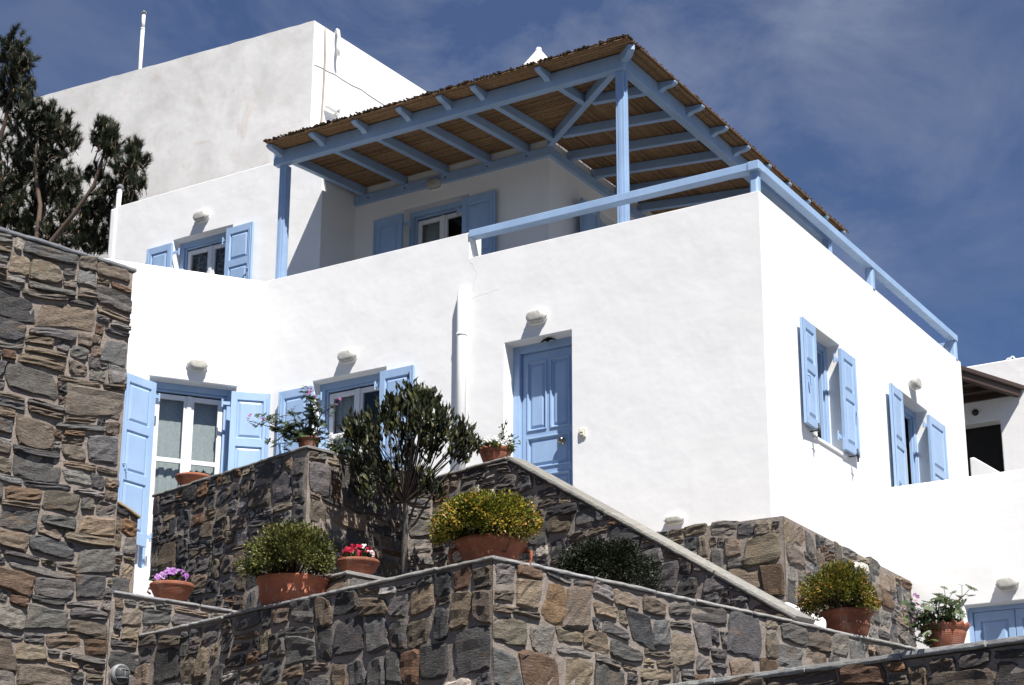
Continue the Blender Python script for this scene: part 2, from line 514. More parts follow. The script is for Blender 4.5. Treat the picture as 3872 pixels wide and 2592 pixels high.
# ------------------------------------------------------------------ the white house
YS, YU, XU = 1.311, 2.05, -3.75       # planes of the upper storey
house = thing('white_house', 'two-storey whitewashed house with pale blue shutters, terrace and stone plinth', 'house', (-3, 3, GROUND))
D1 = (-3.124, -2.264, -3.45, -1.12)
W3 = (-5.807, -4.735, -2.35, -1.113)
W4 = (1.20, 2.08, -2.365, -1.085)
W5 = (3.92, 4.99, -3.40, -1.085)
LB = -4.7
solid('ground_floor_wall', M['white'], house,
      [(-6.57, 0, 0, .25, LB, 0), (-6.57, -3.60, 0, .25, 0, .318), (-.25, 0, .25, 6.494, LB, 0), (-6.57, -6.32, .25, 6.494, LB, -.95), (-6.32, -.25, 6.25, 6.494, LB, -.95)],
      [(D1[0], D1[1], -.1, .6, D1[2], D1[3]), (W3[0], W3[1], -.1, .6, W3[2], W3[3]), (-.6, .1, W4[0], W4[1], W4[2], W4[3]), (-.6, .1, W5[0], W5[1], W5[2], W5[3])],
      bevel=.03)
mb = MB(); mb.box((-6.32, .25, -1.0), (-.25, 6.25, -.85)); mb.box((-10.3, .02, -1.0), (-6.33, 6.25, -.86)); mb.prism([(-6.62, .0), (-7.95, -1.55), (-9.6, -.4), (-9.6, .015), (-6.62, .015)], (0, 0, -1.0), (1, 0, 0), (0, 1, 0), (0, 0, .13))
build(mb, 'terrace_floor', M['tile'], house)
mb = MB(); mb.box((-6.3, .27, LB), (-.27, 6.23, LB + .1)); mb.box((-6.3, 2.6, LB + .1), (-.27, 2.7, -1.0))
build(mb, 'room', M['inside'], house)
# upper storey
W1 = (-9.392, -8.322, .72, 1.932)
W2 = (-6.006, -4.967, -.85, 1.905)
W6 = (3.15, 4.10, -.85, 1.88)
solid('upper_floor_wall', M['white'], house,
      [(-10.54, -6.8, YS, YS + .25, -.86, 2.70), (-7.05, -6.8, YS + .25, YU + .25, -.86, 2.70), (-6.8, XU, YU, YU + .25, -.84, 2.70), (XU - .25, XU, YU + .25, 6.6, -.84, 2.70),
       (-10.54, -10.29, YS + .25, 6.6, -.86, 2.70), (-10.29, XU - .25, 6.35, 6.6, -.86, 2.70), (-10.29, -7.05, YS + .25, 6.35, 2.45, 2.55), (-7.05, XU - .25, YU + .25, 6.35, 2.45, 2.55)],
      [(W1[0], W1[1], YS - .1, YS + .6, W1[2], W1[3]), (W2[0], W2[1], YU - .1, YU + .6, W2[2], W2[3]), (XU - .6, XU + .1, W6[0], W6[1], W6[2], W6[3])],
      bevel=.025)
mb = MB(); mb.box((-10.28, 3.2, -.85), (-7.06, 3.3, 2.44)); mb.box((-7.04, 3.4, -.84), (XU - .27, 3.5, 2.44)); mb.box((-5.2, 3.5, -.84), (-5.1, 6.3, 2.44))
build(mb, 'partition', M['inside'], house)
# oblique bay with the french door
OU = np.array([-.585, -.811, 0.0]); ON = np.array([.811, -.585, 0.0]); OO = np.array([-6.57, 0.0, 0.0])
FD = (.317, 1.36, -3.40, -1.10)
def obl(v):
    v = np.asarray(v); return OO + np.outer(v[:, 0], OU) + np.outer(-v[:, 1], ON) + np.outer(v[:, 2], UPZ)
solid('bay_wall', M['white'], house, [(-.12, 2.10, 0, .25, LB, .314)], [(FD[0], FD[1], -.1, .6, FD[2], FD[3])], bevel=.03, xf=lambda v: obl(v))
mb = MB(); a = OO + OU * 2.1 - ON * .25
mb.obox(a + UPZ * LB, -ON * 2.6, -OU * .2, UPZ * (-LB + .0)); mb.obox(OO + OU * .1 - ON * 1.6 + UPZ * LB, OU * 1.9, -ON * .1, UPZ * 3.6)
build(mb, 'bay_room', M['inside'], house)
# stone plinth handled further down; wall foot
# --- joinery
def relief(mb, o, u, n, s0, s1, z0, z1, d):
    """raised-and-fielded panel: sunk border and raised field; d = face of the frame"""
    g_, f_ = .018, .045
    def q(s, z, dd): return o + u * s + UPZ * z + n * dd
    R0 = [(s0, z0), (s1, z0), (s1, z1), (s0, z1)]
    def rg(k, dd): return [q(a + (k if a == s0 else -k), b + (k if b == z0 else -k), dd) for a, b in R0]
    V = rg(0, d) + rg(.008, d - .016) + rg(g_, d - .016) + rg(f_, d - .003)
    F = [(i * 4 + j, i * 4 + (j + 1) % 4, i * 4 + 4 + (j + 1) % 4, i * 4 + 4 + j) for i in range(3) for j in range(4)] + [(12, 13, 14, 15)]
    if np.dot(np.cross(u, UPZ), n) < 0: F = [f[::-1] for f in F]
    mb.add(V, F)
def frame_face(mb, o, u, n, rect, panels, d, back):
    """board with openings for panels, thickness from back to d"""
    ss = sorted(set([rect[0], rect[1]] + [q for p_ in panels for q in p_[:2]])); zs = sorted(set([rect[2], rect[3]] + [q for p_ in panels for q in p_[2:]]))
    def inp(s, z): return any(p_[0] < s < p_[1] and p_[2] < z < p_[3] for p_ in panels)
    sub = MB()
    cells(sub, ss, [back, d], zs, lambda s, y, z: not inp(s, z))
    V = np.concatenate(sub.v); W = o + np.outer(V[:, 0], u) + np.outer(V[:, 1], n) + np.outer(V[:, 2], UPZ)
    F = sub.f
    if np.dot(np.cross(u, n), UPZ) < 0: F = [f[::-1] for f in F]
    mb.add(W, F)
    for p_ in panels:
        relief(mb, o, u, n, *p_, d)
        # back board of the panel
        mb.obox(o + u * p_[0] + UPZ * p_[2] + n * back, u * (p_[1] - p_[0]), n * max(.004, (d - back) * .25), UPZ * (p_[3] - p_[2]))
def shutter(parent, H, Fp, z0, z1, out, label=None, latch=True):
    """H hinge edge, Fp free edge (plan points), out = outward normal hint"""
    H, Fp = np.array([*H, 0.0]), np.array([*Fp, 0.0])
    w = np.linalg.norm(Fp - H); u = (Fp - H) / w; n = np.array([u[1], -u[0], 0.0])
    if np.dot(n, out) < 0: n = -n
    mb = MB(); h = z1 - z0
    st = .075
    ps = [(st, w - st, z0 + .10, z0 + h * .52), (st, w - st, z0 + h * .52 + .10, z1 - .10)] if h < 1.7 else \
         [(st, w - st, z0 + .14, z0 + h * .36), (st, w - st, z0 + h * .36 + .10, z0 + h * .66), (st, w - st, z0 + h * .66 + .10, z1 - .10)]
    frame_face(mb, H, u, n, (0, w, z0, z1), ps, .02, -.02)
    mb.obox(H + u * (w - .012) + n * .02 + UPZ * z0, u * .02, n * .008, UPZ * h)      # rebate strip on the closing edge
    o = build(mb, 'shutter', M['blue'], parent, bevel=.003, seg=1, label=label)
    for zz in (z0 + .12, z1 - .16):
        hb = MB()
        hb.obox(H - u * .10 + UPZ * zz - n * .034, u * .16, n * .012, UPZ * .04)
        hb.tube([H - u * .10 - n * .03 + UPZ * (zz - .03), H - u * .10 - n * .03 + UPZ * (zz + .07)], .012, 8)
        build(hb, 'hinge', M['blue'], o)
    if latch:
        lb = MB(); q = H + u * (w - .03) + n * .025
        lb.tube([q + UPZ * (z0 + .06), q + UPZ * (z1 - .06)], .007, 6)
        lb.tube([q + UPZ * (z0 + h * .45), q + UPZ * (z0 + h * .45) - u * .05 + n * .02, q + UPZ * (z0 + h * .45 - .1) - u * .06 + n * .025], .009, 6)
        build(lb, 'latch', M['blue'], o)
    return o
def sash_in(o, u, n, a, b, c, d, rec, fo):
    for e, sg in ((a, 1), (b, -1)):
        sa = MB(); w_ = (b - a) / 2; bk = o + u * (e + sg * .01) - n * (rec + .10)
        for q0, q1, r0, r1 in ((0, .055, c, d), (w_ - .055, w_, c, d), (.055, w_ - .055, c, c + .055), (.055, w_ - .055, d - .055, d)):
            sa.obox(bk - n * q1 + UPZ * r0, n * (q1 - q0), u * sg * .04, UPZ * (r1 - r0))
        build(sa, 'sash', M['sash'], fo, bevel=.004, seg=1)
def window(parent, o, u, n, s0, s1, z0, z1, rec, curtain='curtain', muntin=True, sill=True, drape=(0, 1), label=None, sash=True):
    """o + u*s + n*d; the glass sits rec behind the wall face"""
    o, u, n = [np.asarray(q, float) for q in (o, u, n)]
    def bx(mb, a, b, c, d, y0, y1): mb.obox(o + u * a + UPZ * c + n * y0, u * (b - a), n * (y1 - y0), UPZ * (d - c))
    fw = .075
    f = MB()
    bx(f, s0 - .01, s0 + fw, z0, z1 + .01, -rec - .07, -rec); bx(f, s1 - fw, s1 + .01, z0, z1 + .01, -rec - .07, -rec)
    bx(f, s0 + fw, s1 - fw, z1 - fw, z1 + .01, -rec - .07, -rec)
    bx(f, s0 + fw, s1 - fw, z0 - .01, z0 + .04, -rec - .07, -rec)
    bx(f, s0 + fw, s0 + fw + .03, z0 + .04, z1 - fw, -rec - .07, -rec - .025); bx(f, s1 - fw - .03, s1 - fw, z0 + .04, z1 - fw, -rec - .07, -rec - .025)
    bx(f, s0 + fw + .03, s1 - fw - .03, z1 - fw - .03, z1 - fw, -rec - .07, -rec - .025)
    fo = build(f, 'window', M['blue'], parent, bevel=.005, seg=1, label=label)
    a, b, c, d = s0 + fw + .035, s1 - fw - .035, z0 + .045, z1 - fw - .05
    mid = (a + b) / 2; sw = .06
    if not sash:      # casements folded back into the dark room
        sash_in(o, u, n, a, b, c, d, rec, fo)
    sa = MB(); y0, y1 = -rec - .085, -rec - .045
    for (p, q) in ((a, mid - .003), (mid + .003, b)) if sash else ():
        bx(sa, p, p + sw, c, d, y0, y1); bx(sa, q - sw, q, c, d, y0, y1)
        bx(sa, p + sw, q - sw, d - sw, d, y0, y1); bx(sa, p + sw, q - sw, c, c + sw, y0, y1)
        if muntin:
            mz = c + (d - c) * (.5 if d - c < 1.5 else .62)
            bx(sa, p + sw, q - sw, mz - .028, mz + .028, y0 + .004, y1 - .004)
    if sash:
        bx(sa, mid - .028, mid + .028, c, d, y1 + .001, y1 + .014)
        build(sa, 'sash', M['sash'], fo, bevel=.004, seg=1)
        gl = MB(); bx(gl, a + sw, b - sw, c + sw, d - sw, -rec - .070, -rec - .064); build(gl, 'pane', M['glass'], fo)
    if curtain:
        cu = MB(); n_ = 60; yb = -rec - .15
        for (p, q) in ((a - .03, mid - .02), (mid + .02, b + .03)) if drape == (0, 1) else ((a - .03 + drape[0] * (b - a), a + drape[1] * (b - a) + .03),):
            X = np.linspace(p, q, n_); Z = np.linspace(c - .05, d + .03, 6)
            ph = random.random() * 6
            fold = .020 * np.sin(X * 62 + ph) + .010 * np.sin(X * 131 + ph * 2)
            Pp = np.array([[o + u * x + UPZ * z + n * (yb + fold[i] * (1.1 - .25 * k)) for i, x in enumerate(X)] for k, z in enumerate(Z)])
            cu.grid(Pp)
        build(cu, 'curtain', M[curtain], fo, smooth=True)
    if sill:
        si = MB(); bx(si, s0 - .03, s1 + .03, z0 - .035, z0 + .005, -rec, .02); build(si, 'sill', M['white'], fo, bevel=.008)
    return fo
X_, Y_, nX, nY = np.array([1.0, 0, 0]), np.array([0, 1.0, 0]), np.array([1.0, 0, 0]), np.array([0, -1.0, 0])
wn = window(house, (0, YS, 0), X_, nY, *W1, .15, curtain='lace', muntin=False)
shutter(house, (-9.345, YS - .06), (-9.80, YS - .05), .64, 1.862, nY)
shutter(house, (-8.372, YS - .05), (-7.895, YS - .065), .64, 1.858, nY)
wn = window(house, (0, YU, 0), X_, nY, *W2, .15, drape=(.0, .3), sill=False)
shutter(house, (-5.965, YU - .06), (-6.42, YU - .055), -.80, 1.815, nY)
shutter(house, (-5.02, YU - .055), (-4.515, YU - .06), -.80, 1.818, nY)
wn = window(house, (0, 0, 0), X_, nY, *W3, .15, drape=(.0, .32))
shutter(house, (-5.752, -.055), (-6.245, -.05), -2.38, -1.190, nY)
shutter(house, (-4.775, -.05), (-4.30, -.058), -2.38, -1.188, nY)
wn = window(house, OO, OU, ON, *FD, .15, curtain='curtain', sill=False, label='tall french door with white sashes behind blue shutters')
h0 = OO + OU * 1.30 + ON * .05; f0 = h0 + np.array([-.02, -.50, 0])
shutter(house, h0[:2], f0[:2], -3.17, -1.19, ON)
h0 = OO + OU * .392 + ON * .06; f0 = OO + OU * -.062 + ON * .14
shutter(house, h0[:2], f0[:2], -3.17, -1.180, ON)
wn = window(house, (0, 0, 0), Y_, nX, *W4, .16, curtain=None, muntin=False, sash=False)
shutter(house, (.045, 1.235), (.065, .835), -2.325, -1.150, nX)
shutter(house, (.045, 1.955), (.04, 2.375), -2.335, -1.165, nX)
wn = window(house, (0, 0, 0), Y_, nX, *W5, .16, drape=(.55, 1.0), muntin=False, sill=False, sash=False)
shutter(house, (.045, 3.915), (.075, 3.455), -3.35, -1.158, nX)
shutter(house, (.045, 4.86), (.04, 5.44), -3.35, -1.17, nX)
wn = window(house, (XU, 0, 0), Y_, nX, *W6, .16, curtain=None, muntin=False, sill=False)
shutter(house, (XU + .12, 3.12), (XU + .12, 2.66), -.80, 1.76, nX)
shutter(house, (XU + .10, 4.12), (XU + .10, 4.58), -.80, 1.76, nX)
# iron shutter holdbacks
for yy, zz in ((1.10, -2.345), (2.20, -2.355), (3.50, -2.42)):
    hb = MB(); p = np.array([.10, yy, zz])
    hb.tube([p + (-.10, 0, 0), p + (.02, 0, 0)], .008, 6); hb.tube([p + (0, 0, -.075), p + (.006, 0, 0), p + (0, 0, .075)], [.010, .014, .009], 8)
    hb.tube([p + (0.0, -.05, .005), p + (0.0, .05, -.005)], [.006, .006], 6)
    build(hb, 'shutter_catch', M['iron'], house, smooth=True)
# front door
dm = MB(); s0, s1, z0, z1 = D1; rec = .186
for (a, b, c, d) in ((s0 - .01, s0 + .085, z0, z1 + .01), (s1 - .085, s1 + .01, z0, z1 + .01), (s0 + .085, s1 - .085, z1 - .085, z1 + .01)):
    dm.box((a, rec, c), (b, rec + .09, d))
door = build(dm, 'door', M['blue'], house, bevel=.006)
lf = MB(); a, b = s0 + .09, s1 - .09; mid = (a + b) / 2; zt = z1 - .09
t_ = .085
pan = [(a + t_, mid - .04, -2.10, zt - .12), (mid + .04, b - t_, -2.10, zt - .12), (a + t_, b - t_, -2.53, -2.21),
       (a + t_, mid - .04, -3.30, -2.64), (mid + .04, b - t_, -3.30, -2.64)]
frame_face(lf, np.array([0, rec + .05, 0.0]), X_, nY, (a, b, z0 + .01, zt), pan, 0.0, -.045)
for p_ in pan:   # bolection moulding round each panel
    for (q0, q1, r0, r1) in ((p_[0] - .018, p_[1] + .018, p_[3], p_[3] + .018), (p_[0] - .018, p_[1] + .018, p_[2] - .018, p_[2]), (p_[0] - .018, p_[0], p_[2], p_[3]), (p_[1], p_[1] + .018, p_[2], p_[3])):
        lf.box((q0, rec + .036, r0), (q1, rec + .0495, r1))
leaf = build(lf, 'door_leaf', M['blue'], door, bevel=.004, seg=1)
kn = MB(); kc = onY(1850 + 1060 * .2551, 1550 + 450 * .2551, rec + .0)
prof = [(.004, 0), (.036, .001), (.036, .006), (.014, .010), (.013, .03), (.030, .042), (.036, .056), (.033, .070), (.018, .079), (.002, .081)]
kn.lathe(prof, (0, 0, 0), 24)
kn.v = [np.stack([v[:, 0], -v[:, 2], v[:, 1]], 1) + np.array([kc[0], rec + .05, kc[2]]) for v in kn.v]
build(kn, 'door_knob', M['knob'], door, smooth=True)
mb = MB(); mb.box((s0, -.02, z0 - .06), (s1, .30, z0 - .002)); build(mb, 'threshold', M['slate'], house)
# bell push, downpipe
bp = onY(1850 + 1390 * .2551, 1550 + 350 * .2551)
mb = MB(); mb.box(bp + (-.042, -.022, -.05), bp + (.042, .002, .05)); bb = build(mb, 'doorbell', M['ivory'], house, bevel=.008)
mb = MB(); mb.box(bp + (-.022, -.034, -.028), bp + (.022, -.0225, .026)); nb = build(mb, 'push_button', M['ivory'], bb, bevel=.006)
mb = MB(); mb.box(bp + (-.014, -.0355, -.004), bp + (.014, -.0345, .004)); build(mb, 'name_slot', M['iron'], bb)
mb = MB(); px_ = -3.665
mb.tube([(px_, .03, -.38), (px_, -.02, -.41), (px_, -.045, -.47), (px_, -.045, -3.40)], .058, 20)
for zz in (-.95, -2.1): mb.tube([(px_, -.045, zz), (px_, -.045, zz + .03)], .062, 20)
build(mb, 'downpipe', M['white'], house, smooth=True)
# cracks in the render: thin dark relief grooves laid as hairline strips
def crack(parent, pts, w=.004):
    mb = MB(); mb.tube(pts, w, 4); build(mb, 'crack', M['crack'], parent)
M['crack'] = mat_simple('crack_shadow', (.34, .33, .32), (.45, .44, .42), 40)
def wander(p0, p1, n=10, amp=.02, seed=0, axis=None):
    rg = random.Random(seed); p0, p1 = np.asarray(p0, float), np.asarray(p1, float); d = p1 - p0
    pr = np.array([-d[2], 0, d[0]]) if axis is None else np.asarray(axis, float)
    pr = pr / (np.linalg.norm(pr) + 1e-9)
    return [p0 + d * i / n + pr * (rg.uniform(-amp, amp) if 0 < i < n else 0) for i in range(n + 1)]
crack(house, wander((-3.60, 0.002, -.03), (-3.50, 0.002, -.20), 6, .012, 1), .0035)
crack(house, wander((-3.50, 0.002, -.20), (-3.56, 0.002, -.42), 8, .012, 2), .0035)
crack(house, wander((-3.58, 0.002, -.50), (-3.20, 0.002, -.46), 10, .008, 3), .003)
# chimney with conical cap
ct = onY(2037, 180, 4.0)
mb = MB(); mb.lathe([(.004, 0), (.035, -.01), (.045, -.04), (.04, -.06), (.31, -.42), (.32, -.55)], ct, 28)
mb.box(ct + (-.42, -.42, -.66), ct + (.42, .42, -.552)); mb.box(ct + (-.28, -.28, 2.5 - ct[2]), ct + (.28, .28, -.662))
build(mb, 'chimney', M['white'], house, bevel=.01)

# ------------------------------------------------------------------ terrace railing
rail = thing('terrace_railing', 'pale blue wooden handrail running round the terrace parapet', 'railing', (-.1, .1, 0))
mb = MB(); mb.box((-3.60, -.02, .245), (-.11, .10, .335)); build(mb, 'handrail', M['blue'], rail, bevel=.006)
mb = MB(); mb.box((-.11, -.03, .24), (.02, .10, .34)); mb.box((-.08, .10, .2455), (.02, 3.30, .334)); mb.box((-.08, 3.305, .2455), (.02, 6.38, .334))
build(mb, 'handrail', M['blue'], rail, bevel=.006)
mb = MB(); mb.box((-3.0, 6.29, .15), (-.085, 6.37, .24)); build(mb, 'handrail', M['blue'], rail, bevel=.006)
for (x, y) in ((-.065, .06), (-.04, 3.30), (-.04, 6.33)):
    mb = MB(); c_ = .022; w_ = .05
    oc = [(-w_, -w_ + c_), (-w_ + c_, -w_), (w_ - c_, -w_), (w_, -w_ + c_), (w_, w_ - c_), (w_ - c_, w_), (-w_ + c_, w_), (-w_, w_ - c_)]
    mb.prism(oc, (x, y, -.02), (1, 0, 0), (0, 1, 0), (0, 0, .262)); build(mb, 'post', M['blue'], rail, bevel=.004)

# ------------------------------------------------------------------ pergola
perg = thing('pergola', 'blue timber pergola roofed with brown reed matting over the terrace', 'pergola', (-3, 1, -.85))
YB, ZB, XB = .24, 2.01, -1.70        # front beam face, beam underside, outer face of the side beam
EY, EX, YE = -.05, -1.48, 6.50       # eaves
SL = .088
def zr(d): return 2.088 + SL * d      # underside of the rafters, d metres inside the beam face
mb = MB(); mb.box((-6.76, YB, ZB), (XB, YB + .11, ZB + .185)); build(mb, 'beam', M['blue'], perg, bevel=.006)
mb = MB(); mb.box((XB - .11, YB + .112, ZB + .002), (XB, 6.42, ZB + .187)); build(mb, 'beam', M['blue'], perg, bevel=.006)
for (x, y) in ((-6.70, .30), (-1.84, .30), (-1.74, 6.16)):
    mb = MB(); w_ = .105
    mb.box((x, y, -.85), (x + w_, y + w_, ZB - .001))
    mb.box((x + w_ + .0, y + .035, -.85), (x + w_ + .012, y + w_ - .035, ZB - .03)); mb.box((x + .032, y - .006, -.85), (x + w_ - .032, y - .0005, ZB - .12))
    build(mb, 'post', M['blue'], perg, bevel=.008)
LZ = zr(YU - YB) - .002
mb = MB(); mb.box((-6.79, YU - .055, LZ - .125), (XU + .055, YU - .003, LZ)); lg = build(mb, 'ledger', M['blue'], perg, bevel=.004)
for x in (-6.7, -6.1, -5.45, -4.8, -4.2):
    bl = MB(); bl.tube([(x + .15, YU - .062, LZ - .06), (x + .15, YU - .05, LZ - .06)], .012, 8)
    build(bl, 'bolt', M['iron'], lg)
mb = MB(); mb.box((XU + .003, YU - .003, LZ - .125), (XU + .055, 6.4, LZ)); build(mb, 'ledger', M['blue'], perg, bevel=.004)
RH, RW = .115, .075
def rafter(o, inward, th, length, tk=1.0):
    """o: bottom at the beam face; inward dir; tail carved like a swan neck"""
    bot = [(length, SL * length), (.0, 0), (-.02, .0), (-.05, .016), (-.09, .030), (-.14, .034), (-.19, .038), (-.235, .050), (-.256, .070), (-.258, RH - SL * .25)]
    top = [(-.255 if False else -.25, RH - SL * .25), (length, RH + SL * length)]
    poly = [(a * tk if a < 0 else a, b) for a, b in bot[:-1] + top]
    mb = MB(); mb.prism(poly, o, inward, (0, 0, 1), th); build(mb, 'rafter', M['blue'], perg, bevel=.004, seg=1)
def hip_s(x): return (x - (-1.66))      # helper
HX0, HY0, HX1, HY1 = -1.74, .29, XU + .02, YU - .02     # hip line in plan
def hip_y(x): return HY0 + (x - HX0) / (HX1 - HX0) * (HY1 - HY0)
def hip_x(y): return HX0 + (y - HY0) / (HY1 - HY0) * (HX1 - HX0)
for x in (-6.68, -6.01, -5.35, -4.69, -4.10, -3.62, -2.73):
    L = (YU - .004 if x < -3.7 else hip_y(x) - .06) - YB
    rafter((x, YB, zr(0)), (0, 1, 0), (RW, 0, 0), L)
for y in (1.10, 1.83, 2.50, 3.15, 3.80, 4.45, 5.10, 5.74, 6.36):
    L = XB - (XU + .006) if y > 1.95 else XB - hip_x(y) - .06
    rafter((XB, y, zr(0)), (-1, 0, 0), (0, RW, 0), L, .86)
hd = np.array([HX1 - HX0, HY1 - HY0, 0]); hl = np.linalg.norm(hd); hd /= hl; hp = np.array([-hd[1], hd[0], 0])
zh = zr(YU - YB - .02)
mb = MB(); A = np.array([HX0 + .22, HY0 - .22 * .86, zr(-.22)]); Bq = np.array([HX1, HY1, zh])
mb.prism([(0, .05), (.10, .0), (hl + .28, Bq[2] - A[2]), (hl + .28, Bq[2] - A[2] + RH), (0, RH)], A - hp * .04, hd, (0, 0, 1), hp * .08)
build(mb, 'hip_rafter', M['blue'], perg, bevel=.004, seg=1)
# reed matting: an under layer parallel to the eaves, an upper layer across it
mat_mb = MB(); rg = random.Random(3)
def reed_col(dark=1.0):
    t = rg.random(); c = np.array([.23, .135, .07]) * (1 - t) + np.array([.36, .23, .125]) * t
    if rg.random() < .15: c = c * .45
    return c * dark
def rz(x, y, k=0.0):   # mat height above plan point
    if (y - YB) < (XB - x): d = y - YB
    else: d = XB - x
    return 2.088 + RH + .004 + SL * d + k
def reed(a, b, r, col, seg=4, wob=.004):
    pts = []
    for i in range(seg + 1):
        q = np.asarray(a) + (np.asarray(b) - np.asarray(a)) * i / seg
        pts.append(q + np.array([rg.uniform(-wob, wob), rg.uniform(-wob, wob), rg.uniform(-wob, wob) * .6]))
    mat_mb.tube(pts, [r * rg.uniform(.8, 1.1) for _ in pts], 5, True, col)
y = EY
while y < YU - .01:
    x1 = min(hip_x(y), EX) if y > HY0 else EX - .02
    if y < HY0: x1 = EX - (y - EY) * .0 - .01
    z = rz(-6.0, y, .006); reed(((-6.65 if y < 1.30 else -6.76) - rg.uniform(0, .03), y, z), (x1, y, z), .0062, reed_col()); y += .0112
x = EX
while x > XU + .01:
    y0 = hip_y(x) if x < HX0 else HY0 - .02
    z = 2.088 + RH + .010 + SL * (XB - x); reed((x, y0, z), (x, YE + rg.uniform(-.02, .04), z), .0062, reed_col(), 5); x -= .0112
# solid backing sheet so no light leaks between the reeds
def sheet(pts): 
    V = [np.array(p) for p in pts]; V2 = [p + UPZ * .006 for p in V]; n = len(V)
    mat_mb.add(V + V2, [tuple(range(n))[::-1], tuple(range(n, 2 * n))] + [(i, (i + 1) % n, n + (i + 1) % n, n + i) for i in range(n)], (.10, .06, .03))
zf = lambda d: 2.088 + RH + .019 + SL * d
sheet([(-6.65, EY + .01, zf(EY + .01 - YB)), (EX - .02, EY + .01, zf(EY + .01 - YB)), (HX1, YU, zf(YU - YB)), (-6.65, YU, zf(YU - YB))])
sheet([(-6.797, 1.32, zf(1.32 - YB)), (-6.652, 1.32, zf(1.32 - YB)), (-6.652, YU, zf(YU - YB)), (-6.797, YU, zf(YU - YB))])  # strip added up to the wall to keep sunlight off the recess side
sheet([(EX - .01, EY + .01, zf(XB - EX)), (EX - .01, YE, zf(XB - EX)), (XU, YE, zf(XB - XU)), (HX1, YU, zf(XB - XU))])
build(mat_mb, 'reed_matting', M['reed'], perg)
mat_mb = MB()
x = -6.67
while x < EX + .01:
    yb = min(YU, hip_y(x) if x > HX1 else YU); c = reed_col(.12 + .1 * rg.random()); e = rg.uniform(-.035, .015)
    r = rg.uniform(.010, .016); k = .024 + rg.uniform(-.004, .010)
    y0 = EY + e; reed((x, y0, rz(-6, y0, k)), (x, max(yb, y0 + .1), rz(-6, max(yb, y0 + .1), k)), r, c, 2, .003)
    if rg.random() < .5:
        y0 = EY + rg.uniform(-.03, .03); reed((x + .006, y0, rz(-6, y0, k + .014)), (x + .01, y0 + .25, rz(-6, y0 + .25, k + .008)), r * .9, c * .8, 1, .004)
    x += rg.uniform(.018, .027)
y = EY
while y < YE + .03:
    x0 = EX + rg.uniform(-.03, .012); xe = XU if y > YU else max(XU, hip_x(max(y, HY0 + .01)))
    c = reed_col(.2 + .2 * rg.random()); r = rg.uniform(.006, .010); k = .026 + rg.uniform(-.004, .006)
    zz = lambda q: 2.088 + RH + .004 + SL * (XB - q) + k
    reed((x0, y, zz(x0)), (min(xe, x0 - .1), y, zz(min(xe, x0 - .1))), r, c, 2, .003); y += rg.uniform(.016, .026)
build(mat_mb, 'thatch_fringe', M['reed'], perg, label='dark weathered reed ends along the pergola roof edge')

# ------------------------------------------------------------------ wall lamps
def lamp(P, n, label, w=.235, h=.14, d=.105, squash=True, group='white oval bulkhead lamps on the house walls'):
    n = np.asarray(n, float); n /= np.linalg.norm(n); u = np.cross(UPZ, n); u /= np.linalg.norm(u)
    t = thing('wall_lamp', label, 'lamp', P, group)
    def stad(sc, d0, k=28):
        hw, r = w / 2 * sc - h / 2 * sc, h / 2 * sc; pts = []
        for i in range(k):
            a = 2 * math.pi * i / k; cx = hw * (1 if math.cos(a) >= 0 else -1)
            pts.append(np.asarray(P) + u * (cx + r * math.cos(a)) + UPZ * r * math.sin(a) + n * d0)
        return pts
    def loft(mb, rings):
        k = 28; V = [p for s_, d_ in rings for p in stad(s_, d_)]; F = []
        for i in range(len(rings) - 1):
            for j in range(k): F.append((i * k + j, i * k + (j + 1) % k, (i + 1) * k + (j + 1) % k, (i + 1) * k + j))
        F.append(tuple(range((len(rings) - 1) * k, len(rings) * k))); mb.add(V, F)
    mb = MB(); loft(mb, [(1.06, -.005), (1.08, .004), (1.07, .026), (1.0, .032), (.9, .033)]); build(mb, 'lamp_base', M['metalwhite'], t, smooth=True)
    mb = MB(); loft(mb, [(.97, .0325), (.985, .045), (.96, d * .72), (.86, d * .92), (.66, d * .995), (.3, d * 1.01)]); build(mb, 'lamp_glass', M['frost'], t, smooth=True)
    for sg in (-1, 1):
        mb = MB(); q = np.asarray(P) + u * sg * (w / 2 + .002) + n * .03
        mb.tube([q - n * .012, q + n * .012 + u * sg * .008], .006, 6)
        build(mb, 'lamp_clip', M['greymetal'], t)
    return t
lp = onY(1850 + 690 * .2551, 1150 + 195 * .2551); lamp(lp + (.03, 0, -.02), nY, 'oval white lamp above the blue front door')
lp = onY(1000 + 490 * .6379, 1000 + 546 * .6379); lamp(lp + (.03, 0, -.02), nY, 'oval white lamp above the window behind the bay tree')
lp = onY(400 + 1135 * .3189, 700 + 380 * .3189, YS); lamp(lp + (.03, 0, -.02), nY, 'yellowed oval lamp above the shuttered window of the upper storey')
lp = onY(1300 + 985 * .35072, 500 + 570 * .35072, YU); lamp(lp + (.02, 0, -.01), nY, 'oval lamp in deep shade under the pergola ledger')
lp = on(400 + 1080 * .3189, 1300 + 262 * .3189, ON, np.dot(ON, OO)); lamp(lp + ON * .0, ON, 'clear oval lamp above the tall french door')
lp = onX(3300 + 590 * .2551, 1400 + 190 * .2551); lamp(lp + (0, -.05, -.03), nX, 'oval lamp above the farther shutters on the sunlit side wall')
lp = onY(2500 + 80 * .58557, 1800 + 290 * .58557); lamp(lp + (.02, 0, .0), nY, 'low oval step light on the white wall just above the stone plinth', w=.20, h=.075, d=.07)
lp = onY(3400 + 1270 * .3189, 2000 + 650 * .3189, 3.36); lamp(lp + (.02, 0, -.01), nY, 'oval lamp above the closed blue shutters of the lower building')
lp = onX(2500 + 1275 * .58557, 1800 + 615 * .58557, .22); lamp(lp + (0, -.04, 0), nX, 'white oval lamp on the stone plinth behind the golden tipped boxwood')

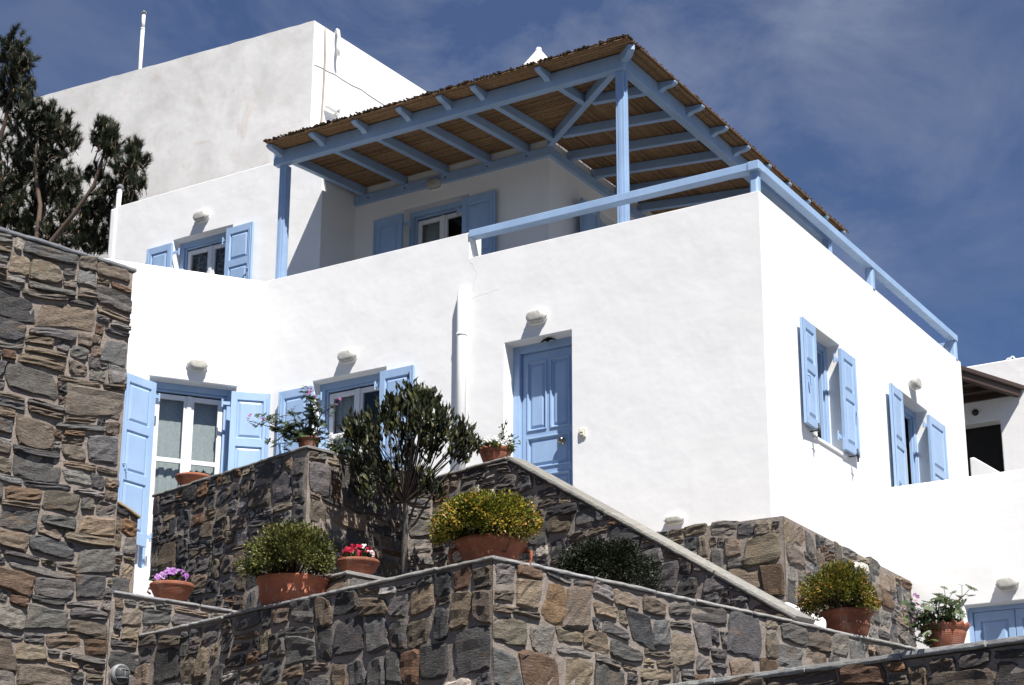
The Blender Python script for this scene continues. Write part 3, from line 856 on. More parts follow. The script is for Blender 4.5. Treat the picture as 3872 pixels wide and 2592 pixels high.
# ------------------------------------------------------------------ stone walls
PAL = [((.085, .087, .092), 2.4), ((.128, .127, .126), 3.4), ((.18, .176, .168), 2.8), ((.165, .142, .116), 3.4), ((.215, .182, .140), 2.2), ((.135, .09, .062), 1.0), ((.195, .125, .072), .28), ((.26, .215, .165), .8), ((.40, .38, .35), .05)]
PALD = [((.074, .074, .077), 3.6), ((.108, .107, .108), 3.2), ((.15, .15, .152), 1.3), ((.14, .118, .095), 2.6), ((.19, .155, .115), 1.3), ((.14, .085, .055), .8), ((.20, .12, .065), .35), ((.48, .46, .43), .25)]  # darker set for street faces: grazing-light shade put into the stone colour
def layout(ncw, nch, rg, kind):
    occ = np.zeros((nch, ncw), bool); out = []
    for j in range(nch):
        for i in range(ncw):
            if occ[j, i]: continue
            run = 1
            while i + run < ncw and not occ[j, i + run]: run += 1
            t = rg.random()
            if kind == 'ledge':
                if t < .46: w, h = rg.randint(7, 13), rg.randint(4, 8)
                elif t < .64: w, h = rg.randint(5, 10), rg.randint(2, 2)
                elif t < .86: w, h = rg.randint(4, 7), rg.randint(3, 4)
                else: w, h = rg.randint(2, 4), rg.randint(2, 3)
            else:
                if t < .40: w, h = rg.randint(5, 10), rg.randint(5, 9)
                elif t < .58: w, h = rg.randint(5, 8), rg.randint(2, 3)
                elif t < .82: w, h = rg.randint(4, 6), rg.randint(4, 7)
                else: w, h = rg.randint(2, 4), rg.randint(2, 3)
            if run - w < 2: w = run
            w = min(w, run)
            if w > 13: w = w // 2
            h = max(1, min(h, nch - j, int(w * (1.9 if kind == 'rubble' else 1.3) + .5)))
            if nch - j - h == 1: h += 1
            # bring the bed joint level with a neighbour's top now and then, so courses form and joints break
            if i > 0 and rg.random() < .55:
                tl = j
                while tl < nch and occ[tl, i - 1]: tl += 1
                if 2 <= tl - j <= 9 and tl - j <= 2 * w: h = tl - j
            for hh in range(1, h):
                if occ[j + hh, i:i + w].any(): h = hh; break
            occ[j:j + h, i:i + w] = True
            out.append((i, j, w, h))
    return out
def hsh(a): return np.abs(np.modf(np.sin(a) * 43758.5453)[0])
def warp(s, z, sd):
    ds = .022 * np.sin(3.1 * z + 1.7 * s + sd) + .014 * np.sin(8.3 * z - 2.3 * s + sd * 2)
    dz = .022 * np.sin(2.3 * s + .9 * z + sd * 3) + .013 * np.sin(6.7 * s - 4.1 * z + sd)
    return s + ds, z + dz
GR = np.array([-1, -.965, -.84, -.45, 0, .45, .84, .965, 1.0]); NG = len(GR)
GX, GZ = np.meshgrid(GR, GR); RINF = np.maximum(np.abs(GX), np.abs(GZ))
def stone_face(mb, mort, o, u, n, s0, s1, z0, z1, seed, kind='ledge', pal=PAL, top=None, cw=.045, ch=.032, prot=.030, thick=.06, gap=.0065):
    rg = random.Random(seed); sd = seed * 1.37
    o, u, n = np.asarray(o, float), np.asarray(u, float), np.asarray(n, float)
    ncw, nch = max(2, round((s1 - s0) / cw)), max(2, round((z1 - z0) / ch))
    cw, ch = (s1 - s0) / ncw, (z1 - z0) / nch
    flip = np.dot(np.cross(u, UPZ), n) < 0
    for (i, j, w, h) in layout(ncw, nch, rg, kind):
        a0, a1, b0, b1 = s0 + i * cw, s0 + (i + w) * cw, z0 + j * ch, z0 + (j + h) * ch
        if top is not None and b0 > max(top(a0), top(a1)) - .03: continue
        jt = min(w * cw, h * ch) * (.17 if kind == 'ledge' else .20)
        cor = []
        for (a, b) in ((a0, b0), (a1, b0), (a1, b1), (a0, b1)):
            ja = 0 if (abs(a - s0) < 1e-6 or abs(a - s1) < 1e-6) else rg.uniform(-jt, jt)
            cor.append((a + ja, b + rg.uniform(-jt, jt)))
        pn = rg.choice([5, 7, 10, 14]) if kind == 'ledge' else rg.choice([4.5, 6, 8, 12])
        rp = (np.abs(GX) ** pn + np.abs(GZ) ** pn) ** (1 / pn); sc = np.where(rp > 1e-6, RINF / np.maximum(rp, 1e-6), 1)
        gx, gz = GX * sc, GZ * sc
        gw = gap * rg.uniform(.6, 1.6) * (1.1 if kind == 'ledge' else 1.2)
        hw, hh = max(.2, 1 - gw / (w * cw / 2)), max(.2, 1 - gw / (h * ch / 2))
        U, Vv = (gx * hw + 1) / 2, (gz * hh + 1) / 2
        s = (1 - U) * (1 - Vv) * cor[0][0] + U * (1 - Vv) * cor[1][0] + U * Vv * cor[2][0] + (1 - U) * Vv * cor[3][0]
        z = (1 - U) * (1 - Vv) * cor[0][1] + U * (1 - Vv) * cor[1][1] + U * Vv * cor[2][1] + (1 - U) * Vv * cor[3][1]
        nz = rg.random() * 100
        jit = .085 * min(w * cw, h * ch)
        ee = (RINF > .7)
        s = s + ee * jit * (hsh(GX * 12.9 + GZ * 78.2 + nz) - .5) * .8; z = z + ee * jit * (hsh(GX * 39.3 + GZ * 11.1 + nz) - .5) * .8
        s, z = warp(s, z, sd)
        s = np.clip(s, s0 + .002, s1 - .002)
        if top is not None: z = np.minimum(z, np.vectorize(top)(s) - .012)
        p = prot * rg.uniform(.45, 1.4) * (.85 if kind == 'rubble' else 1.0)
        tx, tz = rg.uniform(-.010, .010), rg.uniform(-.012, .008)
        d = p + tx * GX + tz * GZ +   .015 * (hsh(GX * 57.1 + GZ * 23.7 + nz) - .5) +   .010 * (hsh(np.round(GZ * 2) * 7.7 + nz) - .5)
        d = np.where(RINF > .99, -.02, np.where(RINF > .9, d * .62, d))
        P = o + s[..., None] * u + z[..., None] * UPZ + d[..., None] * n
        t = rg.random() * sum(q[1] for q in pal)
        for c, wt in pal:
            t -= wt
            if t <= 0: break
        col = np.array(c) * rg.uniform(.66, 1.22) * np.array([1.02 + rg.uniform(-.05, .07), 1, 1 + rg.uniform(-.07, .05)])
        if flip: P = P[:, ::-1]
        mb.grid(P, col)
    # mortar core
    ns, nz_ = max(2, int((s1 - s0) / .25)), max(2, int((z1 - z0) / .25))
    SS = np.linspace(s0 + .001, s1 - .001, ns + 1); G = []
    for k in range(nz_ + 1):
        row = []
        for q in SS:
            zt = z1 if top is None else top(q)
            row.append(o + u * q + UPZ * (z0 + (zt - .003 - z0) * k / nz_) + n * .004)
        G.append(row)
    G = np.array(G)
    if flip: G = G[:, ::-1]
    mort.grid(G)
def core(mort, o, u, n, s0, s1, z0, z1, th, top=None):
    o, u, n = np.asarray(o, float), np.asarray(u, float), np.asarray(n, float)
    if top is None:
        mort.obox(o + u * s0 - n * th + UPZ * z0, u * (s1 - s0), n * (th - .002), UPZ * (z1 - z0 - .002))
    else:
        mort.prism([(s0, z0), (s1, z0), (s1, top(s1) - .004), (s0, top(s0) - .004)], o - n * th, u, (0, 0, 1), n * (th - .002))
def coping(mb, a, b, inn, th=.027, wd=.34, over=.03, seed=1, joint=.75, tone=(.27, .27, .268), ends=(0, 0)):
    """slate slabs from a to b (outer edge line of the wall face, underside height); inn = inward dir"""
    rg = random.Random(seed); a, b, inn = [np.asarray(q, float) for q in (a, b, inn)]
    d = b - a; L = np.linalg.norm(d); d /= L; up = np.cross(d, inn); up = up / np.linalg.norm(up)
    if up[2] < 0: up = -up
    s = -ends[0]; Lm = L + ends[1]
    while s < Lm - .01:
        e = min(Lm, s + joint * rg.uniform(.6, 1.35))
        if Lm - e < .25: e = Lm
        k = max(4, int((e - s) / .07)); col = np.array(tone) * rg.uniform(.85, 1.15) * np.array([1, 1 + rg.uniform(-.02, .01), 1 + rg.uniform(-.06, .03)])
        dz = rg.uniform(-.004, .004); rows = []
        for i in range(k + 1):
            q = a + d * (s + .004 + (e - s - .008) * i / k); ov = over + rg.uniform(-.011, .009)
            t0 = rg.uniform(-.003, .003)
            rows.append([q - inn * (ov - .006) + up * (dz + t0), q - inn * ov + up * (dz + th * .4 + rg.uniform(-.003, .003)), q - inn * (ov - .008) + up * (dz + th), q + inn * wd + up * (dz + th), q + inn * wd + up * dz])
        V = [p for r_ in rows for p in r_]; F = []
        for i in range(k):
            for j in range(5): F.append((i * 5 + j, (i + 1) * 5 + j, (i + 1) * 5 + (j + 1) % 5, i * 5 + (j + 1) % 5))
        F += [(0, 1, 2, 3, 4), tuple(k * 5 + j for j in (4, 3, 2, 1, 0))]
        if np.dot(np.cross(d, -inn), up) < 0: F = [f[::-1] for f in F]
        mb.add(V, F, col); s = e

def stone_wall(name, label, loc, cat='stone wall'):
    t = thing(name, label, cat, loc)
    return t, MB(), MB(), MB()
def finish(t, st, mo, co):
    if t.name.startswith('stone_wall'): t['group'] = 'stone garden walls with slate copings'
    build(st, 'stones', M['stone'], t)
    build(mo, 'mortar_core', M['mortar'], t)
    if co.n: build(co, 'coping', M['slate'], t, bevel=.003, seg=1)

# --- P: the front planter wall
ZP = -5.105                        # underside of its coping
PC = np.array([.434, -5.834, 0.0]); nP, nR = -RD, -PD      # outward normals: street side, right side
LP = 4.33
t, st, mo, co = stone_wall('stone_wall', 'long planter wall turning a corner under the yellow green boxwood', (PC[0], PC[1], GROUND))
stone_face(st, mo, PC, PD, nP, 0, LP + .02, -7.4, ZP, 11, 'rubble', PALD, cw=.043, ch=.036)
stone_face(st, mo, PC, RD, nR, 0, 5.6, -7.4, ZP, 12, 'rubble', PAL, cw=.047, ch=.036)
core(mo, PC, PD, nP, .002, LP, GROUND, ZP, .30); core(mo, PC + RD * .30, RD, nR, 0, 5.3, GROUND, ZP, .30)
coping(co, PC + UPZ * ZP, PC + PD * LP + UPZ * ZP, RD, seed=4, wd=.31, ends=(.03, 0))
coping(co, PC + RD * .315 + UPZ * ZP, PC + RD * 5.6 + UPZ * ZP, PD, seed=5, wd=.31, joint=.6, ends=(.345, 0)) if False else coping(co, PC + UPZ * (ZP + .0006) + RD * .345, PC + RD * 5.6 + UPZ * (ZP + .0006), PD, seed=5, wd=.31, joint=.62)
coping(co, PC + UPZ * (ZP + .0004) + RD * -.0, PC + RD * .34 + UPZ * (ZP + .0004), PD, seed=6, wd=-.004, joint=2)
finish(t, st, mo, co)
# --- L: the tall wall at left and its low continuation
PL = PC + PD * LP
ZLH, ZLL = -1.86, -4.765
t, st, mo, co = stone_wall('stone_wall', 'tall rough stone wall of brown and grey blocks in front of the pine', (PL[0], PL[1], GROUND))
stone_face(st, mo, PL, RD, nR, -6.6, -.315, -7.0, ZLH, 21, 'ledge', PAL, cw=.047, ch=.034, prot=.032)
core(mo, PL, RD, nR, -6.6, -.318, GROUND, ZLH, .42)
mo.obox(PL + RD * -.318 + UPZ * -7 - nR * .42, RD * .012, nR * .41, UPZ * (ZLH + 6.99))
coping(co, PL + RD * -6.6 + UPZ * ZLH, PL + RD * -.315 + UPZ * ZLH, PD, seed=8, wd=.44, th=.038, joint=.9, tone=(.13, .14, .155), ends=(0, .03))
finish(t, st, mo, co)
t, st, mo, co = stone_wall('stone_wall', 'low stone wall with slate top carrying the bowl of purple flowers', (PL[0] + .1, PL[1], GROUND))
stone_face(st, mo, PL, RD, nR, -.31, 1.6, -7.0, ZLL, 22, 'ledge', PAL, cw=.047, ch=.034)
core(mo, PL, RD, nR, -.30, 1.6, GROUND, ZLL, .30)
coping(co, PL + RD * -.30 + UPZ * ZLL, PL + RD * 1.6 + UPZ * ZLL, PD, seed=9, wd=.31, joint=.55, tone=(.24, .245, .25))
finish(t, st, mo, co)
# stub of a stair wall with a sloping top, just behind
SB = PL + PD * .315
def stop_(s): return -3.83 - (s + .30) * .40
t, st, mo, co = stone_wall('stone_wall', 'narrow stub of stone wall with a sloping top beside the tall wall', (SB[0], SB[1], GROUND))
stone_face(st, mo, SB, RD, nR, -.42, .10, -5.2, -3.80, 23, 'rubble', PAL, top=stop_)
core(mo, SB, RD, nR, -.42, .098, GROUND, -3.8, .30, stop_)
mo.obox(SB + RD * .098 - nR * .3 + UPZ * -7, RD * .012, nR * .29, UPZ * (7 + stop_(.1) - .02))
coping(co, SB + RD * -.42 + UPZ * stop_(-.42), SB + RD * .10 + UPZ * stop_(.10), PD, seed=10, wd=.31, th=.03, tone=(.30, .235, .16), ends=(0, .02))
finish(t, st, mo, co)
# --- M: upper wall; its right part slopes down as the stair balustrade
ZM = -2.972
MC = np.array([-3.596, -2.829, 0.0]); P0 = np.array([-2.148, -1.5, 0.0]); MI = np.array([-3.223, -1.345, 0.0])
k0 = np.dot(RD, P0); MI = MC + RD * (k0 - np.dot(RD, MC))
LM1, LMR = 2.62, k0 - np.dot(RD, MC)
sP0 = np.linalg.norm(P0 - MI); RUN, DROP = 3.556, 2.136
t, st, mo, co = stone_wall('stone_wall', 'upper garden wall stepping back behind the bay tree, one end sloping down as a stair balustrade', (-3, -2, GROUND))
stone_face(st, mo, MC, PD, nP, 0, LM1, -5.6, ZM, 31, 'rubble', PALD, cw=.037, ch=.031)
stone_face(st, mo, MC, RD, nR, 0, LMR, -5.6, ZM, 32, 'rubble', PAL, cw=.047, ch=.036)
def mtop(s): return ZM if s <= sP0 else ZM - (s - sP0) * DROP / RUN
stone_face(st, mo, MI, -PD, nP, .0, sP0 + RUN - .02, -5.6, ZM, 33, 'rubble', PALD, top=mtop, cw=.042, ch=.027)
core(mo, MC, PD, nP, .002, LM1 - .002, GROUND, ZM, .30); core(mo, MC + RD * .3, RD, nR, 0, LMR - .3, GROUND, ZM, .30)
core(mo, MI, -PD, nP, .002, sP0, GROUND, ZM, .30); core(mo, MI, -PD, nP, sP0 + .001, sP0 + RUN - .02, GROUND, ZM, .30, mtop)
mo.obox(MC + PD * LM1 - nP * .3 + UPZ * -5.6, PD * .004, nP * .29, UPZ * (ZM + 5.59))
coping(co, MC + PD * LM1 + UPZ * ZM, MC + UPZ * ZM, RD, seed=12, wd=.31, th=.028, ends=(.03, .03), tone=(.20, .20, .195))
coping(co, MC + RD * .345 + UPZ * (ZM + .0006), MC + RD * LMR + UPZ * (ZM + .0006), PD, seed=13, wd=.31, th=.028, tone=(.20, .20, .195))
coping(co, MI - PD * .31 * 0 + UPZ * (ZM + .001), P0 + UPZ * (ZM + .001), RD, seed=14, wd=.31, th=.028, tone=(.19, .185, .17))
q1 = MI - PD * (sP0 + RUN - .12)
coping(co, P0 + UPZ * (ZM + .001), q1 + UPZ * (ZM - DROP * (RUN - .12) / RUN), RD, seed=15, wd=.24, th=.04, over=.035, joint=1.15, tone=(.23, .225, .21))
finish(t, st, mo, co)
# --- Q: wall running up to the right in the nearest foreground
fq = .70; ZQ = CAM[2] + (-5.075 - CAM[2]) * fq - .045
QA = CAM + (np.array([-.688, -.40, -5.075]) - CAM) * fq; QB = CAM + (np.array([2.744, -1.196, -5.075]) - CAM) * fq
QA[2] = QB[2] = 0; qd = (QB - QA) / np.linalg.norm(QB - QA); qn = np.array([qd[1], -qd[0], 0.0])
t, st, mo, co = stone_wall('stone_wall', 'nearest stone wall, thick slate coping, carrying the frilled geranium bowl', (QB[0], QB[1], GROUND))
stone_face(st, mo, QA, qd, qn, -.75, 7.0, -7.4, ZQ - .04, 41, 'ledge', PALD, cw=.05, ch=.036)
core(mo, QA, qd, qn, -.75, 7.0, GROUND, ZQ - .04, .32)
coping(co, QA - qd * .75 + UPZ * (ZQ - .04), QA + qd * 7.0 + UPZ * (ZQ - .04), -qn, seed=17, wd=.34, th=.042, over=.04, joint=.95, tone=(.25, .255, .26))
finish(t, st, mo, co)
# --- plinth of the house
pl, st, mo, co = house, MB(), MB(), MB()
ZPL = -3.565
stone_face(st, mo, (.21, -.21, 0), (-1, 0, 0), nY, 0, 2.9, -6.2, ZPL, 51, 'rubble', PAL, cw=.047, ch=.036)
stone_face(st, mo, (.21, -.21, 0), (0, 1, 0), nX, 0, 3.565, -6.2, ZPL, 52, 'rubble', PAL, cw=.047, ch=.036)
mo.box((-2.69, -.208, GROUND), (.208, -.002, ZPL - .003)); mo.box((.002, -.208, GROUND), (.2075, 3.355, ZPL - .0035))
plinth = build(st, 'plinth', M['stone'], house); build(mo, 'mortar_bed', M['mortar'], plinth)
# --- small raised block under the bowl of red flowers
bc = on(1314.5, 2158, RD, np.dot(RD, PC) + .46); ZB2 = bc[2] - .032
t, st, mo, co = stone_wall('stone_pedestal', 'low stone block with a slate top between the two big planters', (bc[0], bc[1], -6))
stone_face(st, mo, (bc[0], bc[1], 0), PD, nP, 0, .6, -5.7, ZB2, 61, 'ledge', PAL); stone_face(st, mo, (bc[0], bc[1], 0), RD, nR, 0, .8, -5.7, ZB2, 62, 'ledge', PAL)
b2 = np.array([bc[0], bc[1], 0]); mo.obox(b2 + PD * .6 + UPZ * -6, PD * -.598, RD * .798, UPZ * (ZB2 + 5.995))
coping(co, b2 + UPZ * ZB2, b2 + PD * .6 + UPZ * ZB2, RD, seed=19, wd=.4, ends=(.03, 0)); coping(co, b2 + RD * .42 + UPZ * (ZB2 + .0006), b2 + RD * .8 + UPZ * (ZB2 + .0006), PD, seed=20, wd=.4)
finish(t, st, mo, co)

# paving, steps, soil between the walls
mb = MB()
mb.obox(MC + PD * 2.5 + RD * .31 + UPZ * -4.3, -PD * 2.19, RD * 2.2, UPZ * .83)
mb.obox(MI + PD * .2 + RD * .31 + UPZ * -4.3, -PD * (sP0 + .25), RD * .80, UPZ * .84)
structure(mb, 'path', M['concrete'])
mb = MB()
e0 = MI - PD * (sP0 + .1) + RD * .32
for i in range(11):
    mb.obox(e0 - PD * (.32 * i) + UPZ * -6.0, -PD * .318, RD * 1.0, UPZ * (2.55 - .17 * (i + 1)))
structure(mb, 'path', M['concrete'])
mb = MB(); mb.obox(PC + PD * LP + RD * .31 + UPZ * -6.5, -PD * (LP - .32), RD * 4.3, UPZ * 1.24); structure(mb, 'ground', M['soil'])
mb = MB(); mb.box((-2.0, -1.0, -7.0), (.9, -.23, -5.35)); mb.obox(PC + RD * 3.4 + PD * .32 + UPZ * -7, PD * .75, RD * 5.4, UPZ * 1.6); structure(mb, 'path', M['concrete'])
# whitewashed blocks at the foot of the steps and beside the low wall
ws = on(565, 2200, PD, np.dot(PD, PL) + .55)
mb = MB(); mb.obox(np.array([ws[0], ws[1], -6.0]) - RD * .5, PD * .5, RD * .85, UPZ * (ws[2] + 6.0 + .015))
tag(build(mb, 'white_step', M['white'], bevel=.03, loc=(ws[0], ws[1], -6)), 'whitewashed block glimpsed behind the bowl of purple flowers', 'step')
w2 = onX(3045, 2330, .75)
mb = MB(); mb.obox(np.array([.40, w2[1] - .10, -6.0]), (.25, 0, 0), (0, 2.0, 0), (0, 0, w2[2] + 6.13))
tag(build(mb, 'white_kerb', M['white'], bevel=.05, seg=4, loc=(.6, w2[1], -6)), 'low whitewashed kerb at the foot of the stone plinth', 'kerb')

# ------------------------------------------------------------------ the lower white building at right
YL = 3.36; ZLO = onY(3371.8, 1840.5, YL)[2]; XW0 = onY(3648.7, 2296.6, YL); XWM = onY(3829, 2360, YL)[0]
low = thing('white_outbuilding', 'plain white lower building with closed blue shutters, adjoining the stone plinth', 'building', (2, YL, GROUND))
WL = (XW0[0], 2 * XWM - XW0[0], XW0[2] - 1.3, XW0[2])
solid('outbuilding_wall', M['white'], low, [(-.2, 9.0, YL, YL + .12, GROUND, ZLO), (8.75, 9.0, YL + .12, 8.0, GROUND, ZLO)], [(WL[0], WL[1], YL - .1, YL + .6, WL[2], WL[3])], bevel=.03)
mb = MB(); mb.box((.01, YL + .125, -3.6), (8.74, 7.9, -3.45)); build(mb, 'terrace_floor', M['tile'], low)
mb = MB(); s0, s1, z0, z1 = WL; yy = YL + .09
for (a, b, c, d) in ((s0 - .005, s0 + .05, z0, z1 + .005), (s1 - .05, s1 + .005, z0, z1 + .005), (s0 + .05, s1 - .05, z1 - .05, z1 + .005)): mb.box((a, yy, c), (b, yy + .08, d))
wf = build(mb, 'window', M['blue'], low, bevel=.004)
mid = (s0 + s1) / 2
for a, b in ((s0 + .055, mid - .004), (mid + .004, s1 - .055)):
    sh = MB(); frame_face(sh, np.array([0, yy + .03, 0.0]), X_, nY, (a, b, z0 + .03, z1 - .055), [(a + .075, b - .075, z0 + .12, z0 + .55), (a + .075, b - .075, z0 + .65, z1 - .16)], .01, -.03)
    build(sh, 'shutter', M['blue'], wf, bevel=.003, seg=1)

# ------------------------------------------------------------------ neighbour house beyond the far corner
YN = 10.5
nbh = thing('neighbour_house', 'small white house with a dark brown canopy past the far end of the railing', 'house', (0, YN, -4))
nd = [onY(*q, YN) for q in ((3656.6, 1607), (3780.7, 1588), (3650, 1551), (3654, 1387))]
solid('house_wall', M['white'], nbh, [(-4, 4, YN, YN + .25, -6, nd[3][2])], [(nd[0][0] - .3, nd[1][0], YN - .1, YN + .6, -2, nd[0][2])], bevel=.02)
mb = MB(); mb.box((-2.2, YN + .3, -2), (0.2, YN + .36, 1.0)); build(mb, 'doorway', M['dark'], nbh)
zc = nd[2][2] + .02
ca = onZ(3641, 1400, zc + .15); cb = onZ(3990, 1510, zc + .15); dv = (cb - ca); dv[2] = 0; dv /= np.linalg.norm(dv)
ca2 = ca - dv * .25; lft = np.array([-1.0, -.25, 0]); lft /= np.linalg.norm(lft)
mb = MB()
cbx = cb + dv * (YN - .005 - cb[1]) / dv[1]
poly = [ca2[:2], cbx[:2], (-4.0, YN - .005), (-4.0, ca2[1] - .9)]
mb.prism([tuple(q) for q in poly], (0, 0, zc + .15), (1, 0, 0), (0, 1, 0), (0, 0, .07)); 
nrm = np.array([-dv[1], dv[0], 0])
cano = build(mb, 'canopy', M['darkwood'], nbh, bevel=.01)
mb = MB(); mb.obox(ca2 + UPZ * (-.105) + nrm * .05, dv * (np.linalg.norm((cbx - ca2)[:2]) - .05), nrm * .09, UPZ * .10)
for k in range(4):
    q = ca2 + dv * (.25 + .45 * k) + nrm * .15; mb.obox(q - UPZ * .08, np.array([-2.2, 0.0, 0]), dv * .06, UPZ * .075)
build(mb, 'canopy_beam', M['darkwood'], cano)
mb = MB(); sa = onY(3666, 1732, 9.3); sb = onY(3778, 1796, 9.3)
mb.prism([(sa[0], sa[2]), (sa[0] + .06, sa[2] + .005), (sb[0] + .3, sb[2] - .18), (sb[0] + .3, -4), (sa[0], -4)], (0, 9.3, 0), (1, 0, 0), (0, 0, 1), (0, .14, 0))
build(mb, 'stair_parapet', M['white'], nbh, bevel=.015)
for (a, b, r_) in (((3803, 1362), (3824, 1357), .055), ((3818, 1358), (3838, 1353), .07)):
    p, q = onY(*a, YN + .1), onY(*b, YN + .1); pts = []
    for i in range(9):
        an = math.pi * i / 8; c0 = (p + q) / 2; hw = (q[0] - p[0]) / 2
        pts.append((c0[0] - hw * math.cos(an), YN + .1, nd[3][2] - .02 + math.sin(an) * r_ * 1.3))
    mb = MB(); mb.tube(pts, .012, 8); build(mb, 'pipe_loop', M['metalwhite'], nbh, smooth=True)
nl = onY(3500 + 800 * .23724, 1550 + 50 * .23724, YN)
mb = MB(); mb.lathe([(.01, 0), (.05, .005), (.055, .03), (.04, .06), (.01, .07)], (0, 0, 0), 16); mb.v = [np.stack([v[:, 0], -v[:, 2], v[:, 1]], 1) + nl for v in mb.v]
build(mb, 'porch_lamp', M['iron'], nbh, smooth=True)

# ------------------------------------------------------------------ weathered building behind
old = thing('old_building', 'tall windowless building of stained grey plaster behind the house', 'building', (-13, 8, GROUND))
tA = np.array([-.998, -.067, 0.0]); tB = np.array([.05, .999, 0.0]); oc = np.array([-10.0, 5.0, 0.0]); ZO = 7.315
mb = MB()
def wallgrid(a, b, z0, z1, nx, nz, out):
    G = []
    rgx = random.Random(5)
    for k in range(nz + 1):
        row = []
        for i in range(nx + 1):
            q = a + (b - a) * i / nx + UPZ * (z0 + (z1 - z0) * k / nz)
            row.append(q + out * (rgx.uniform(-.010, .010) if 0 < i < nx and 0 < k < nz else 0) + (UPZ * rgx.uniform(-.008, .005) if k == nz and 0 < i < nx else 0))
        G.append(row)
    return np.array(G)
cl = oc + tA * 9.5; cr_ = oc + tB * 8.5; ck = cl + tB * 8.5
nAo = np.array([tA[1], -tA[0], 0.0]); nAo = -nAo if nAo[1] > 0 else nAo
mb.grid(wallgrid(cl, oc, GROUND, ZO, 60, 40, nAo))
mb.add([oc + UPZ * GROUND, cr_ + UPZ * GROUND, cr_ + UPZ * ZO, oc + UPZ * ZO], [(0, 1, 2, 3)])
mb.add([cl + UPZ * GROUND, ck + UPZ * GROUND, ck + UPZ * ZO, cl + UPZ * ZO], [(3, 2, 1, 0)])
mb.add([cr_ + UPZ * GROUND, ck + UPZ * GROUND, ck + UPZ * ZO, cr_ + UPZ * ZO], [(0, 1, 2, 3)])
mb.add([cl + UPZ * (ZO - .02), oc + UPZ * (ZO - .02), cr_ + UPZ * (ZO - .02), ck + UPZ * (ZO - .02)], [(0, 1, 2, 3)])
ob = build(mb, 'plaster_wall', M['oldwall'], old)
ob.data.materials.append(M['white'])
ob.data.polygons[60 * 40].material_index = 1
for i_ in range(60 * 40): ob.data.polygons[i_].use_smooth = True
def onB(x, y, off=0): 
    nb_ = np.array([.999, -.05, 0.0]); return on(x, y, nb_, np.dot(nb_, oc) + off)
f2 = .70156
mb = MB(); mb.tube([onB(1000 + 330 * f2, 150 * f2, .03), onB(1000 + 328 * f2, 300 * f2, .03), onB(1000 + 318 * f2, 500 * f2, .03), onB(1000 + 306 * f2, 680 * f2, .03), onB(1000 + 300 * f2, 760 * f2, .03)], .014, 8)
build(mb, 'cable_pipe', M['rust'], old, smooth=True)
mb = MB(); hk = [onB(1000 + 398 * f2, 300 * f2, .12), onB(1000 + 395 * f2, 250 * f2, .12), onB(1000 + 402 * f2, 200 * f2, .12), onB(1000 + 398 * f2, 168 * f2, .11), onB(1000 + 392 * f2, 163 * f2, .05), onB(1000 + 384 * f2, 178 * f2, -.10)]
mb.tube(hk, .028, 10); build(mb, 'bent_pipe', M['metalwhite'], old, smooth=True)
mb = MB(); cpt = [onB(1000 + a * f2, b * f2, .003) for a, b in ((268, 350), (300, 362), (340, 385), (380, 402), (420, 430), (470, 460), (520, 482), (560, 512), (610, 545), (650, 570))]
mb.tube(cpt, .007, 4); build(mb, 'crack', M['crack'], old)
mb = MB(); q = onB(1000 + 355 * f2, 585 * f2, .06); mb.box(q + (-.03, -.12, -.02), q + (.05, .12, .02)); mb.tube([q + (.02, .10, .0), q + (.05, .20, .07)], .02, 8); mb.box(q + (-.05, .14, -.03), q + (.03, .22, .10))
build(mb, 'wall_bracket', M['metalwhite'], old, bevel=.004)
# vent pipes
def vent(base, top_, r, label, skirt=0):
    t = thing('vent_pipe', label, 'pipe', base, 'thin white vent pipes')
    base, top_ = np.asarray(base, float), np.asarray(top_, float); L = top_[2] - base[2]
    mb = MB(); mb.tube([base, base + (top_ - base) * .78], r, 16); mb.tube([base + (top_ - base) * .775, top_ - UPZ * .09], r * .94, 16)
    mb.tube([base + (top_ - base) * .77, base + (top_ - base) * .79], r * 1.12, 16)
    if skirt: mb.lathe([(r * 1.9, -skirt), (r * 1.9, -.02), (r * 1.1, .03)], base, 20)
    build(mb, 'pipe', M['metalwhite'], t, smooth=True)
    mb = MB(); mb.lathe([(r * .5, -.10), (r * .9, -.095), (r * .9, -.05), (r * 1.45, -.045), (r * 1.5, -.03), (r * .5, 0)], top_, 16)
    build(mb, 'cowl', M['greymetal'], t)
vn = np.array([.067, -.998, 0]); kv = np.dot(vn, oc) - .25
v0, v1 = on(529, 262, vn, kv), on(545, 42, vn, kv); v0[2] -= .5
vent(v0, np.array([v0[0] + (v1[0] - v0[0]), v1[1], v1[2]]), .034, 'tall thin white pipe standing on the old grey building')
xp = onY(445, 780, YS + .05)
mbp = onY(451, 700, YS + .06); vent((mbp[0], YS + .06, 2.50), (mbp[0] + .02, YS + .06, mbp[2]), .036, 'short white vent pipe at the end of the upper storey nearest the pine')
mb = MB(); mb.box((mbp[0] - .065, YS - .02, -.8), (mbp[0] + .06, YS + .13, 2.68)); build(mb, 'flue_pilaster', M['white'], house, bevel=.03)

